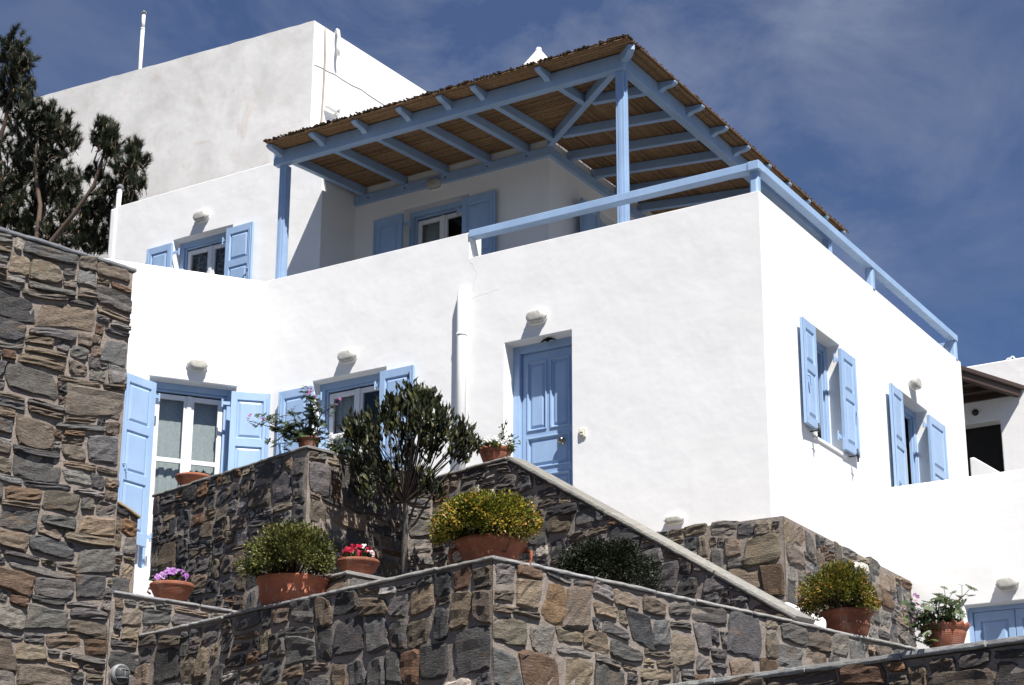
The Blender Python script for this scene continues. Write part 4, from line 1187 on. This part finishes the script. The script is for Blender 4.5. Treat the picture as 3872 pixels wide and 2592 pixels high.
# ------------------------------------------------------------------ plants: helpers
def leaves(mb, P, D, Nn, L, Wd, col, fold=.25):
    """P base points (n,3), D directions, Nn leaf normals; diamond leaves"""
    n = len(P); D = D / np.linalg.norm(D, axis=1, keepdims=True)
    Sd = np.cross(D, Nn); Sd /= np.linalg.norm(Sd, axis=1, keepdims=True) + 1e-9; Nn = np.cross(Sd, D)
    L = np.asarray(L).reshape(-1, 1) * np.ones((n, 1)); Wd = np.asarray(Wd).reshape(-1, 1) * np.ones((n, 1))
    A = P; T = P + D * L - Nn * L * .12; m1 = P + D * L * .5 + Nn * Wd * .0
    l_ = P + D * L * .48 + Sd * Wd * .5 + Nn * Wd * fold; r_ = P + D * L * .48 - Sd * Wd * .5 + Nn * Wd * fold
    V = np.stack([A, r_, T, l_, m1], 1).reshape(-1, 3)
    F = []
    for i in range(n):
        b = i * 5; F += [(b, b + 1, b + 2, b + 4), (b, b + 4, b + 2, b + 3)]
    mb.add(V, F, np.repeat(col, 5, 0))
def rdir(n, rs): 
    v = rs.normal(size=(n, 3)); return v / np.linalg.norm(v, axis=1, keepdims=True)
def shrub(mb, c, rad, n, rs, cols, L=.028, W=.016, clumps=40, lift=.5, tips=None):
    """a bush of many small leaf clumps spread through an ellipsoid shell"""
    c, rad = np.asarray(c, float), np.asarray(rad, float)
    cd = rdir(clumps, rs); cd[:, 2] = np.abs(cd[:, 2]) * 1.4 - .66
    cr0 = .35 + .66 * rs.random(clumps) ** .55; cr0 = np.where(rs.random(clumps) < .18, cr0 * (1.08 + .18 * rs.random(clumps)), cr0); cp = c + cd * rad * cr0[:, None]
    ctone = .55 + .75 * rs.random(clumps)
    k = rs.integers(0, clumps, n)
    crad = rad.mean() * .26 * (.7 + .6 * rs.random(clumps))
    off = rdir(n, rs) * (rs.random((n, 1)) ** .45) * crad[k][:, None]
    P = cp[k] + off
    D = (P - c) / rad; D /= np.linalg.norm(D, axis=1, keepdims=True) + 1e-9
    D = D + rdir(n, rs) * .75 + UPZ * lift
    N_ = rdir(n, rs) * .8 + UPZ * .6 + (P - c) / rad * .5
    ci = rs.integers(0, len(cols), n); col = np.asarray(cols)[ci] * ctone[k][:, None] * (.75 + .5 * rs.random((n, 1)))
    if tips is not None:
        tt = (np.linalg.norm((P - c) / rad, axis=1) > .93) & (rs.random(n) < .4)
        col[tt] = np.asarray(tips)[rs.integers(0, len(tips), tt.sum())] * (.7 + .5 * rs.random((tt.sum(), 1)))
    leaves(mb, P, D, N_, L * (.7 + .6 * rs.random(n)), W * (.75 + .5 * rs.random(n)), col)
    return cp
def twigs(mb, base, pts, r0, r1, rs, col, sag=.1):
    for p in pts:
        p = np.asarray(p); mid = np.asarray(base) * .5 + p * .5 + rs.normal(size=3) * np.linalg.norm(p - base) * sag
        mb.tube([base, mid, p], [r0, (r0 + r1) / 2, r1], 5, False, col)
TC = np.array([.27, .092, .048])
def pot(t, c, R_, H_, style, tone=1.0):
    """terracotta vessels with c = centre of the base"""
    mb = MB(); n = 64; w = None
    if style == 'bowl': pr = [(.50, 0), (.56, .03), (.60, .06), (.80, .35), (.94, .66), (.97, .74), (1.0, .76), (1.02, .84), (1.02, .93), (1.0, .98), (.93, 1.0), (.90, .94), (.86, .80)]
    elif style == 'planter': pr = [(.80, 0), (.82, .03), (.86, .30), (.89, .335), (.92, .36), (.89, .40), (.91, .62), (.93, .80), (.965, .815), (.985, .86), (.975, .92), (1.0, .95), (1.0, .99), (.96, 1.0), (.90, .97), (.88, .85)]
    elif style == 'crater': pr = [(.62, 0), (.66, .04), (.74, .25), (.80, .42), (.82, .44), (.80, .47), (.80, .62), (.83, .74), (.92, .84), (1.0, .90), (1.0, .97), (.96, 1.0), (.86, .97), (.80, .84)]
    elif style == 'frill':
        pr = [(.50, 0), (.54, .03), (.72, .30), (.84, .60), (.87, .70), (.86, .73), (.89, .76), (.94, .84), (1.0, .94), (.98, 1.0), (.92, .96), (.84, .80)]
        def w(i, q):
            k = max(0, i - 6) / 3; k = min(1, k) if i < 10 else (1 if i == 10 else 0)
            return (.045 * R_ * k * math.cos(q * 15), .05 * H_ * k * math.cos(q * 15 + .8))
    else: pr = [(.66, 0), (.70, .04), (.84, .5), (.90, .82), (.98, .84), (1.0, .90), (1.0, .98), (.95, 1.0), (.88, .96), (.84, .84)]
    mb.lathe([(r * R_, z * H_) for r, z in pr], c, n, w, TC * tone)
    t['group'] = 'terracotta pots of plants on the garden walls'
    po = build(mb, 'pot', M['terra'], t, smooth=True)
    sm = MB(); sm.lathe([(pr[-1][0] * R_ * .985, pr[-1][1] * H_ - .01), (.5 * R_, pr[-1][1] * H_ + .012), (.002, pr[-1][1] * H_ + .018)], c, 24, None, (1, 1, 1), False)
    build(sm, 'potting_soil', M['soil'], po, smooth=True)
    return po
RS = np.random.default_rng
GREEN = [(.035, .055, .016), (.05, .075, .02), (.075, .10, .022)]
YGREEN = [(.27, .27, .03), (.17, .19, .024), (.34, .30, .036), (.085, .105, .018), (.05, .065, .014)]
OLIVE = [(.085, .105, .026), (.13, .14, .034), (.19, .175, .045), (.06, .07, .024)]
BARK = (.10, .075, .055)

kP = np.dot(RD, PC)       # street face of the planter wall
kR = np.dot(PD, PC)
SOILZ = -5.25
# big planter with olive coloured boxwood, left
c = spot(667 * S, RD, kP + .25, ZP + .034)
t = thing('potted_shrub', 'wide pale terracotta planter with an olive green boxwood beside the bowl of red flowers', 'potted plant', c)
dp = depth_at(c); r_ = 84 * S / FPX * dp
pot(t, c, r_, r_ * .82, 'planter', 1.5)
bc_ = at_depth(664 * S, 1264 * S, dp); rr_ = np.array([106, 104, 70]) * S / FPX * dp
mb = MB(); rs = RS(1); cp = shrub(mb, bc_, rr_, 14000, rs, OLIVE, .029, .018, 140, .5); build(mb, 'foliage', M['leaf'], t)
mb = MB(); twigs(mb, c + UPZ * r_ * .7, cp[::5], .006, .003, rs, BARK); build(mb, 'stem', M['bark'], t)
# big planter at the corner with yellow boxwood
c = spot(1122 * S, RD, kP + .52, SOILZ + .06)
t = thing('potted_shrub', 'large reddish terracotta pot with bright yellow green boxwood at the corner of the planter wall', 'potted plant', c)
dp = depth_at(c); r_ = 84 * S / FPX * dp; top_y = at_depth(1120 * S, 1230 * S, dp)
po = pot(t, c, r_, top_y[2] - c[2], 'crater', .95)
for sg in (-1, 1):
    mb = MB(); a = c + C_RT * sg * r_ * .93 + UPZ * ((top_y - c)[2] * .86); mb.tube([a, a + C_RT * sg * r_ * .18 - UPZ * .03, a + C_RT * sg * r_ * .15 - UPZ * .10, a - C_RT * sg * r_ * .1 - UPZ * .17], .016, 8, True, TC * .95)
    build(mb, 'pot_handle', M['terra'], po, smooth=True)
bc_ = at_depth(1112 * S, 1190 * S, dp); rr_ = np.array([120, 112, 66]) * S / FPX * dp
mb = MB(); rs = RS(2); cp = shrub(mb, bc_, rr_, 21000, rs, YGREEN, .025, .017, 190, .5, [(.50, .42, .05), (.42, .22, .05)]); build(mb, 'foliage', M['leaf'], t)
mb = MB(); twigs(mb, c + UPZ * (top_y - c)[2] * .9, cp[::5], .006, .003, rs, BARK); build(mb, 'stem', M['bark'], t)
# right boxwood on the descending part of the wall
c = spot(1942 * S, PD, kR + .17, ZP + .034)
t = thing('potted_shrub', 'terracotta pot with a round boxwood with golden tips, by the foot of the stone plinth', 'potted plant', c)
dp = depth_at(c); r_ = 62 * S / FPX * dp; pt = at_depth(1942 * S, 1396 * S, dp)
pot(t, c, r_, pt[2] - c[2], 'crater', .95)
bc_ = at_depth(1914 * S, 1350 * S, dp); rr_ = np.array([84, 78, 70]) * S / FPX * dp
mb = MB(); rs = RS(3); cp = shrub(mb, bc_, rr_, 14000, rs, [(.14, .15, .022), (.075, .09, .018), (.22, .20, .03)], .025, .016, 130, .45, [(.30, .21, .03), (.30, .13, .03)])
b3 = at_depth(1975 * S, 1365 * S, dp); cp2 = shrub(mb, b3, np.array([32, 32, 36]) * S / FPX * dp, 1800, rs, [(.16, .10, .025), (.09, .08, .02)], .025, .014, 18, .5, [(.30, .13, .03)]); build(mb, 'foliage', M['leaf'], t)
mb = MB(); twigs(mb, c + UPZ * (pt - c)[2] * .9, list(cp[::5]) + list(cp2[::4]), .006, .003, rs, BARK); build(mb, 'stem', M['bark'], t)
# dark shrub growing in the bed
c = spot(1385 * S, PD, kR + .62, SOILZ - .02)
t = thing('shrub', 'dark green rounded shrub growing in the bed below the stair balustrade', 'shrub', c)
dp = depth_at(c); bc_ = at_depth(1385 * S, 1296 * S, dp); rr_ = np.array([116, 110, 62]) * S / FPX * dp
mb = MB(); rs = RS(4); cp = shrub(mb, bc_, rr_, 19000, rs, [(.012, .018, .010), (.018, .025, .012), (.028, .032, .014)], .024, .014, 190, .3); build(mb, 'foliage', M['leaf'], t)
mb = MB(); twigs(mb, c, cp[::6], .008, .004, rs, BARK); build(mb, 'stem', M['bark'], t)

# flowers
def blossoms(mb, centers, r, cols, rs, petals=5, up=None):
    for p in centers:
        ax = rdir(1, rs)[0] * .6 + np.array([.35, -.75, .55]); ax /= np.linalg.norm(ax)
        a = np.cross(ax, UPZ + rs.normal(size=3) * .1); a /= np.linalg.norm(a); b = np.cross(ax, a)
        col = np.array(cols[rs.integers(0, len(cols))]) * (.85 + .25 * rs.random())
        V, F = [p + ax * r * .1], []
        k = petals * 4
        for i in range(k):
            q = 2 * math.pi * i / k; rr = r * (.80 + .26 * abs(math.cos(q * petals / 2)))
            V.append(p + (a * math.cos(q) + b * math.sin(q)) * rr + ax * r * (.25 + .12 * math.sin(q * petals)))
        for i in range(k): F.append((0, 1 + i, 1 + (i + 1) % k))
        cc = np.tile(col, (len(V), 1)); cc[0] = col * .55
        mb.add(V, F, cc)
def petunia(label, px, base_y, rx, k, n, z, cols, tone, style, seed, hgt, ex, leafcols=GREEN, nfl=34, wob=0):
    c = spot(px * S, n, k, z); t = thing('flower_bowl', label, 'flower pot', c)
    dp = depth_at(c); r_ = rx * S / FPX * dp
    po = pot(t, c, r_, hgt * S / FPX * dp, style, tone)
    H_ = hgt * S / FPX * dp; rs = RS(seed); mb = MB()
    shrub(mb, c + UPZ * (H_ + .02), (r_ * ex, r_ * ex, .075), 900, rs, leafcols, .036, .024, 30, .6); build(mb, 'leaves', M['leaf'], t)
    mb = MB(); d = rdir(nfl, rs); d[:, 2] = np.abs(d[:, 2]); P_ = c + UPZ * (H_ + .03) + d * np.array([r_ * ex * .95, r_ * ex * .95, .085])
    blossoms(mb, P_, .034, cols, rs); build(mb, 'flowers', M['petal'], t)
    return t, c, dp, po
kL = np.dot(PD, PL)
t, c, dp, po = petunia('shallow terracotta bowl of purple and lilac petunias on the low wall below the french door', 391, 1366, 50, kL + .15, PD, ZLL + .034, [(.42, .15, .52), (.52, .24, .62), (.62, .42, .70)], 1.0, 'bowl', 11, 44, .70)
mb = MB(); a = c - C_RT * 48 * S / FPX * dp + UPZ * .12; mb.tube([a + C_RT * .03, a - C_RT * .02 + UPZ * .012, a - C_RT * .028 - UPZ * .02, a + C_RT * .0 - UPZ * .04], .010, 8, True, TC); build(mb, 'pot_handle', M['terra'], po, smooth=True)
mb = MB(); mb.lathe([(.11, -.0), (.12, .004), (.125, .02), (.11, .022)], c - UPZ * .0, 32, None, TC * .7); 
t, c, dp, po = petunia('terracotta bowl of red and white petunias on the small stone block', 818, 1310, 49, np.dot(RD, b2) + .22, RD, ZB2 + .034, [(.48, .012, .05), (.50, .02, .06), (.80, .80, .80)], .95, 'bowl', 12, 38, .66, nfl=20)
t, c, dp, po = petunia('frilled terracotta bowl of white petunias at the top of the stair balustrade', 1133, 1040, 40, k0 + .17, RD, ZM + .03, [(.82, .82, .80)], .95, 'frill', 13, 40, .95, nfl=40, leafcols=[(.12, .16, .035), (.07, .10, .022)])
# a few trailing shoots on the white bowl
mb = MB(); rs = RS(14); Pq, Dq = [], []
for q in ((1150, 975), (1158, 960), (1172, 995), (1186, 1000), (1190, 1015), (1180, 1022)):
    e = at_depth(q[0] * S, q[1] * S, dp); b = c + UPZ * .17 + C_RT * .05
    mb.tube([b, b * .5 + e * .5 + UPZ * .03, e], .004, 5, False, (.08, .10, .03))
    for i in range(14):
        tt = .35 + .65 * rs.random(); Pq.append(b + (e - b) * tt + rs.normal(size=3) * .012); Dq.append(rdir(1, rs)[0] + UPZ * .3)
leaves(mb, np.array(Pq), np.array(Dq), rdir(len(Pq), rs) + UPZ, .035, .024, np.tile((.10, .125, .03), (len(Pq), 1)) * (.6 + .8 * rs.random((len(Pq), 1))))
build(mb, 'trailing_shoot', M['leaf'], t)
# nearly empty saucer bowl on the upper wall
c = spot(441 * S, RD, np.dot(RD, MC) + .16, ZM + .03); t = thing('flower_bowl', 'flat terracotta bowl with a few seedlings on the upper wall before the french door', 'flower pot', c)
dp = depth_at(c); r_ = 41 * S / FPX * dp; pot(t, c, r_, r_ * .72, 'bowl', 1.15)
mb = MB(); rs = RS(15); Pq = c + UPZ * r_ * .74 + rs.normal(size=(40, 3)) * np.array([.07, .05, .012]); leaves(mb, Pq, rdir(40, rs) + UPZ * .8, rdir(40, rs) + UPZ, .045, .028, np.tile((.03, .05, .02), (40, 1))); build(mb, 'seedlings', M['leaf'], t)

# geraniums
def geranium(t, base, tips, dp, seed, leafcol, flcol, nfl, lsize=.055, flower_at=None):
    rs = RS(seed); st = MB(); lf = MB(); fl = MB()
    for ti, e in enumerate(tips):
        e = np.asarray(e); L_ = np.linalg.norm(e - base); mid = base * .55 + e * .45 + UPZ * L_ * .10 + rs.normal(size=3) * .03
        st.tube([base, mid, e], [.009, .006, .003], 5, False, (.10, .11, .04))
        nl_ = int(7 + L_ * 34)
        for i in range(nl_):
            s_ = rs.random() ** .7; p = (1 - s_) ** 2 * base + 2 * s_ * (1 - s_) * mid + s_ ** 2 * e
            q = p + rdir(1, rs)[0] * .055 + UPZ * .02
            nrm_ = rdir(1, rs)[0] * .6 + UPZ * .9 + np.array([.25, -.5, 0]); nrm_ /= np.linalg.norm(nrm_)
            a = np.cross(nrm_, rdir(1, rs)[0]); a /= np.linalg.norm(a); b = np.cross(nrm_, a)
            col = np.array(leafcol[rs.integers(0, len(leafcol))]) * (.6 + .8 * rs.random()); sz = lsize * (.55 + .6 * rs.random())
            for k in range(5):     # five lobes, each cut at its end
                an = (k - 2) * .62; d = a * math.cos(an) + b * math.sin(an); sd_ = -a * math.sin(an) + b * math.cos(an)
                V = [q, q + d * sz * .55 + sd_ * sz * .16, q + d * sz * .98 + sd_ * sz * .15, q + d * sz * .85, q + d * sz * .98 - sd_ * sz * .15, q + d * sz * .55 - sd_ * sz * .16]
                lf.add(V, [(0, 1, 2, 3), (0, 3, 4, 5)], col)
            st.tube([p, q], .0018, 4, False, (.11, .12, .04))
        if ti < nfl:
            fl = MB(); blossoms(fl, e + UPZ * .02 + rs.normal(size=(4, 3)) * .016, .014, flcol, rs); build(fl, 'flower_head', M['petal'], t)
    build(st, 'stem', M['bark'], t); build(lf, 'leaves', M['leaf'], t)
c = spot(705 * S, RD, np.dot(RD, MC) + .17, ZM + .03) 
t = thing('potted_geranium', 'shaded brown pot with a straggling pink geranium on the corner of the upper wall', 'potted plant', c)
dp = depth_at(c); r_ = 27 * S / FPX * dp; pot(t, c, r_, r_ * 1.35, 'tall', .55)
tip = [(565, 962), (600, 960), (710, 905), (706, 895), (718, 915), (770, 925), (632, 955), (655, 1005), (668, 940), (690, 960), (725, 950), (745, 985), (625, 1015), (640, 985), (730, 1010), (700, 985), (760, 1000), (648, 1025), (715, 930), (680, 1000)]
rs = RS(20); geranium(t, c + UPZ * r_ * 1.2, [at_depth(a * S, b * S, dp + rs.uniform(-.12, .12)) for a, b in tip], dp, 21, [(.04, .06, .022), (.055, .08, .03), (.03, .045, .018)], [(.55, .20, .42), (.50, .16, .38)], 6)
tip = [(790, 1005), (805, 1030), (775, 1040), (835, 1045), (815, 1060), (770, 1018), (845, 1062), (790, 1060)]
cg = c + C_RT * .22 + RD * .22
t = thing('trailing_plant', 'dark trailing plant hanging over the wall corner beside the bay tree', 'plant', MC + UPZ * (ZM + .03) + RD * .35)
geranium(t, MC + UPZ * (ZM + .04) + RD * .35 + PD * .1, [at_depth(a * S, b * S, dp + rs.uniform(-.05, .3)) for a, b in tip], dp, 22, [(.025, .035, .015), (.04, .05, .02)], [(.5, .2, .4)], 0, .05)
c = spot(2165 * S, -qn, np.dot(-qn, QA) + .16, ZQ + .002)
t = thing('potted_geranium', 'frilled terracotta bowl with a leggy pink geranium on the nearest wall', 'potted plant', c)
dp = depth_at(c); r_ = 56 * S / FPX * dp; pt = at_depth(2165 * S, 1428 * S, dp); pot(t, c, r_, pt[2] - c[2], 'frill', 1.0)
tip = [(2095, 1378), (2085, 1420), (2075, 1400), (2068, 1445), (2090, 1462), (2140, 1375), (2150, 1368), (2165, 1372), (2195, 1370), (2208, 1360), (2185, 1395), (2110, 1440), (2130, 1400), (2175, 1385), (2100, 1410), (2125, 1450), (2115, 1470), (2160, 1400)]
rs = RS(24); geranium(t, (c * .25 + pt * .75) + UPZ * .0, [at_depth(a * S, b * S, dp + rs.uniform(-.12, .10)) for a, b in tip], dp, 25, [(.055, .085, .03), (.08, .11, .04), (.04, .06, .024)], [(.50, .24, .48), (.55, .3, .5)], 3, .044)

# ------------------------------------------------------------------ bay tree in the bed
tb = spot(925 * S, RD, k0 - .50, SOILZ - .02)
t = thing('bay_tree', 'slender dark green bay tree growing between the stone walls before the window', 'tree', tb)
dp = depth_at(tb); rs = RS(30)
def bt(x, y, dd=0.0): return at_depth(x * S, y * S, dp + dd)
mb = MB(); mb.tube([tb, bt(925, 1260), bt(928, 1190), bt(926, 1120)], [.034, .030, .027, .024], 10, False, (.17, .155, .14))
fork = bt(926, 1150)
for (a_, b_, c_, d_) in ((915, 1190, 895, 1120), (940, 1180, 965, 1105), (905, 1215, 868, 1110), (948, 1200, 1005, 1105)):
    mb.tube([bt(927, 1215), bt(a_, b_, .03), bt(c_, d_, -.05)], [.016, .013, .009], 6, False, (.13, .115, .10))
clc = [(835, 965), (860, 935), (890, 920), (925, 912), (955, 915), (985, 925), (1010, 945), (1060, 995), (1022, 985), (1003, 1005), (1018, 958), (1000, 1035), (1078, 1008), (1050, 1030), (975, 985), (940, 965), (900, 970), (865, 990), (835, 1010), (815, 980), (850, 1040), (890, 1020), (930, 1010), (970, 1040), (870, 1070), (910, 1065), (850, 1085), (835, 1095), (880, 1100), (905, 1110), (985, 1095), (955, 1100), (830, 1118), (850, 1138), (880, 1128), (992, 1118), (1012, 1128), (940, 1122), (905, 1135), (970, 1132), (820, 1075), (1065, 1055), (1075, 1035), (815, 1035), (808, 975), (1072, 995), (1085, 1012), (800, 990), (945, 890), (990, 905), (1060, 1012), (812, 1000), (880, 950), (960, 945), (990, 960), (945, 1035), (920, 940), (905, 1000), (960, 1010), (830, 1060)]
clc3 = []
for (a, b) in clc:
    for r2 in range(rs.integers(1, 5) if b < 1020 else 1): clc3.append((940 + (a - 940) * .93 + rs.uniform(-13, 13), 1000 + (b - 1000) * .95 + rs.uniform(-14, 10), rs.uniform(-.38, .38)))
for (a, b, dd) in clc3[::2]:
    e = bt(a, b + 14, dd); q = fork + (e - fork) * .45 + rs.normal(size=3) * .04; q[2] -= .02
    mb.tube([fork, q, e], [.012, .008, .004], 5, False, (.12, .10, .085))
build(mb, 'trunk', M['bark'], t, smooth=True)
mb = MB()
for (a, b, dd) in clc3:
    e = bt(a, b, dd); n_ = int(18 + 22 * rs.random()); tone = .45 + .7 * rs.random()
    P_ = e + rs.normal(size=(n_, 3)) * np.array([.036, .036, .050]) - UPZ * .04
    D_ = rdir(n_, rs) * .55 + UPZ * 1.0 + (e - bt(940, 1040))[None] * .5
    col = np.array([(.014, .021, .008), (.021, .030, .010), (.036, .045, .014), (.085, .085, .028)])[rs.integers(0, 4, n_)] * tone * (.7 + .5 * rs.random((n_, 1)))
    leaves(mb, P_, D_, rdir(n_, rs) + np.array([.4, -.6, .3]), .105 * (.7 + .5 * rs.random(n_)), .036, col, .18)
build(mb, 'crown', M['leaf'], t)

# ------------------------------------------------------------------ pine behind the tall wall
YPN = 3.0
t = thing('pine_tree', 'young dark pine with upright shoots rising behind the tall stone wall', 'tree', onY(85 * S, 560 * S, YPN) * np.array([1, 1, 0]) + UPZ * -.9)
rs = RS(40)
def pn(x, y, dd=0.0): return onY(x * S, y * S, YPN + dd)
tw = MB(); PB = (.15, .11, .085)
tw.tube([pn(84, 720), pn(85, 540), pn(92, 470), pn(80, 390), pn(84, 330)], [.06, .045, .036, .03, .02], 8, False, PB)
tw.tube([pn(70, 720, -.2), pn(118, 552, -.2), pn(170, 490, -.2), pn(215, 425, -.2), pn(238, 350, -.2), pn(245, 310, -.2)], [.055, .045, .036, .03, .02, .012], 8, False, PB)
tw.tube([pn(20, 720, .2), pn(-4, 330, .2), pn(12, 280, .1), pn(26, 190, .1), pn(32, 110, .1)], [.06, .04, .032, .024, .014], 8, False, PB)
ND, shoots = MB(), []
clumps = [(38, 105, 34, 0), (22, 130, 34, .2), (55, 140, 28, 0), (40, 175, 40, .1), (10, 200, 44, .2), (60, 215, 34, 0), (30, 250, 50, .3), (75, 270, 40, -.1), (110, 270, 38, .1), (140, 290, 36, 0), (100, 320, 50, .2), (150, 325, 32, .1), (40, 330, 60, .3), (120, 370, 44, .1), (60, 400, 60, .3), (20, 440, 60, .2), (110, 440, 50, .3), (70, 490, 56, .3), (160, 415, 44, .2), (150, 470, 40, .2), (20, 510, 56, .1), (238, 300, 28, -.2), (258, 318, 26, -.2), (228, 330, 24, -.1), (250, 345, 30, -.2), (302, 345, 22, -.2), (318, 370, 22, -.2), (290, 390, 30, -.2), (312, 420, 26, -.2), (270, 430, 34, -.1), (240, 455, 34, 0), (215, 400, 24, 0), (205, 490, 36, .1), (250, 500, 40, .2), (290, 470, 30, .2), (190, 530, 34, .2), (130, 530, 44, .2), (60, 545, 48, .3), (205, 560, 36, .1), (245, 555, 34, .2), (165, 560, 40, .3), (275, 520, 30, .3)]
for (a, b, r_, dd) in clumps:
    cc = pn(a, b, dd); rad = r_ * S / FPX * depth_at(cc)
    if rs.random() < .8: tw.tube([cc - UPZ * rad * 1.2 + np.array([-.1, 0, -.1]), cc], [.014, .008], 5, False, PB)
    m_ = int(9 + (r_ / 10) ** 2 * 1.3)
    for _ in range(m_):
        d = rdir(1, rs)[0] * .65 + UPZ * .8; d /= np.linalg.norm(d); p = cc + rdir(1, rs)[0] * rad * .92 * rs.random() ** .4 - d * .07
        shoots.append((p, d, rs.uniform(.13, .22)))
for (p, d, L_) in shoots:
    tw.tube([p - d * .08, p + d * L_ * .9], [.007, .004], 4, False, (.13, .095, .07))
    n_ = 110; s_ = rs.random(n_); Q = p + d * (s_ * L_)[:, None]
    N_ = rdir(n_, rs) * .62 + d * .8; N_ /= np.linalg.norm(N_, axis=1, keepdims=True)
    ln = .115 * (.7 + .5 * rs.random((n_, 1))); sd_ = np.cross(N_, rdir(n_, rs)); sd_ /= np.linalg.norm(sd_, axis=1, keepdims=True)
    wdt = .0052
    V = np.stack([Q - sd_ * wdt, Q + sd_ * wdt, Q + N_ * ln], 1).reshape(-1, 3)
    tone = .6 + .7 * rs.random(); col = np.array([(.014, .022, .010), (.021, .030, .013), (.034, .040, .017)])[rs.integers(0, 3, n_)] * tone
    ND.add(V, [(3 * i, 3 * i + 1, 3 * i + 2) for i in range(n_)], np.repeat(col, 3, 0))
    if rs.random() < .30:      # pale candle at the tip
        tw.tube([p + d * L_, p + d * L_ * .9 + UPZ * .10], [.010, .005], 5, True, (.22, .15, .09))
build(tw, 'trunk', M['bark'], t, smooth=True); build(ND, 'needles', M['needle'], t)

# ------------------------------------------------------------------ small things
# round caged lamp on the foot of the left wall
P_ = on(0 + 757 * .59752, 1700 + 1425 * .59752, PD, kL - .03); nL = nR
t = thing('wall_lamp', 'round grey caged lamp low on the stone wall', 'lamp', P_)
ua = np.cross(UPZ, nL)
def ring(c_, r_, k, d): return [c_ + ua * r_ * math.cos(2 * math.pi * i / k) + UPZ * r_ * math.sin(2 * math.pi * i / k) + nL * d for i in range(k)]
def loft(mb, c_, rings, k=28, col=None):
    V = [p for r_, d in rings for p in ring(c_, r_, k, d)]; F = [(i * k + j, i * k + (j + 1) % k, (i + 1) * k + (j + 1) % k, (i + 1) * k + j) for i in range(len(rings) - 1) for j in range(k)]
    F.append(tuple(range((len(rings) - 1) * k, len(rings) * k))); mb.add(V, F, col)
mb = MB(); loft(mb, P_, [(.085, -.03), (.088, .02), (.082, .032), (.072, .033)]); build(mb, 'lamp_base', M['greymetal'], t, smooth=True)
mb = MB(); loft(mb, P_, [(.068, .0332), (.066, .05), (.052, .07), (.03, .079), (.008, .082)]); build(mb, 'lamp_glass', M['dkglass'] if 'dkglass' in M else M['frost'], t, smooth=True)
mb = MB(); cr2 = ring(P_, .074, 28, .036); mb.tube(cr2 + [cr2[0]], .006, 6)
for k in (-.035, .035):
    mb.tube([P_ + UPZ * (k + 0) + ua * s_ * .062 + nL * (.04 + .046 * (1 - s_ * s_)) for s_ in np.linspace(-1, 1, 9)], .004, 6)
mb.tube([P_ + ua * .0 + UPZ * s_ * .07 + nL * (.04 + .046 * (1 - s_ * s_)) for s_ in np.linspace(-1, 1, 9)], .004, 6)
build(mb, 'lamp_cage', M['greymetal'], t, smooth=True)
# little globe lamp behind the left planter
P_ = spot(574 * S, RD, kP + .72, ZP + .05); t = thing('path_lamp', 'tiny white globe light peeping out beside the pale planter', 'lamp', P_)
mb = MB(); mb.lathe([(.02, -.12), (.02, 0), (.045, .005), (.045, .02), (.03, .022)], P_, 16); build(mb, 'lamp_base', M['metalwhite'], t, smooth=True)
mb = MB(); mb.lathe([(.028, .022), (.042, .04), (.045, .06), (.036, .085), (.015, .10), (.003, .103)], P_, 16); build(mb, 'lamp_glass', M['frost'], t, smooth=True)
# dark dried sprig fixed under the lintel
P_ = np.array([-2.62, .09, -1.135]); t_ = MB(); rs = RS(50)
for (dx, dz, l_) in ((-1, -.2, .10), (.9, -.1, .11), (.3, -.8, .06), (-.4, -.7, .06), (.6, .2, .06), (-.6, .2, .05)):
    e = P_ + np.array([dx * l_, rs.uniform(-.03, .03), dz * l_ * .4 - .01]); t_.tube([P_ + (0, 0, -.005), P_ * .5 + e * .5 + (0, 0, .004), e], [.014, .012, .005], 6, True, (.012, .012, .012))
t_.lathe([(.004, -.03), (.022, -.02), (.024, 0), (.01, .012)], P_, 10, None, (.012, .012, .012))
tag(build(t_, 'dried_sprig', M['bark'], loc=tuple(P_), smooth=True), 'small black dried sprig fixed under the door lintel', 'ornament')
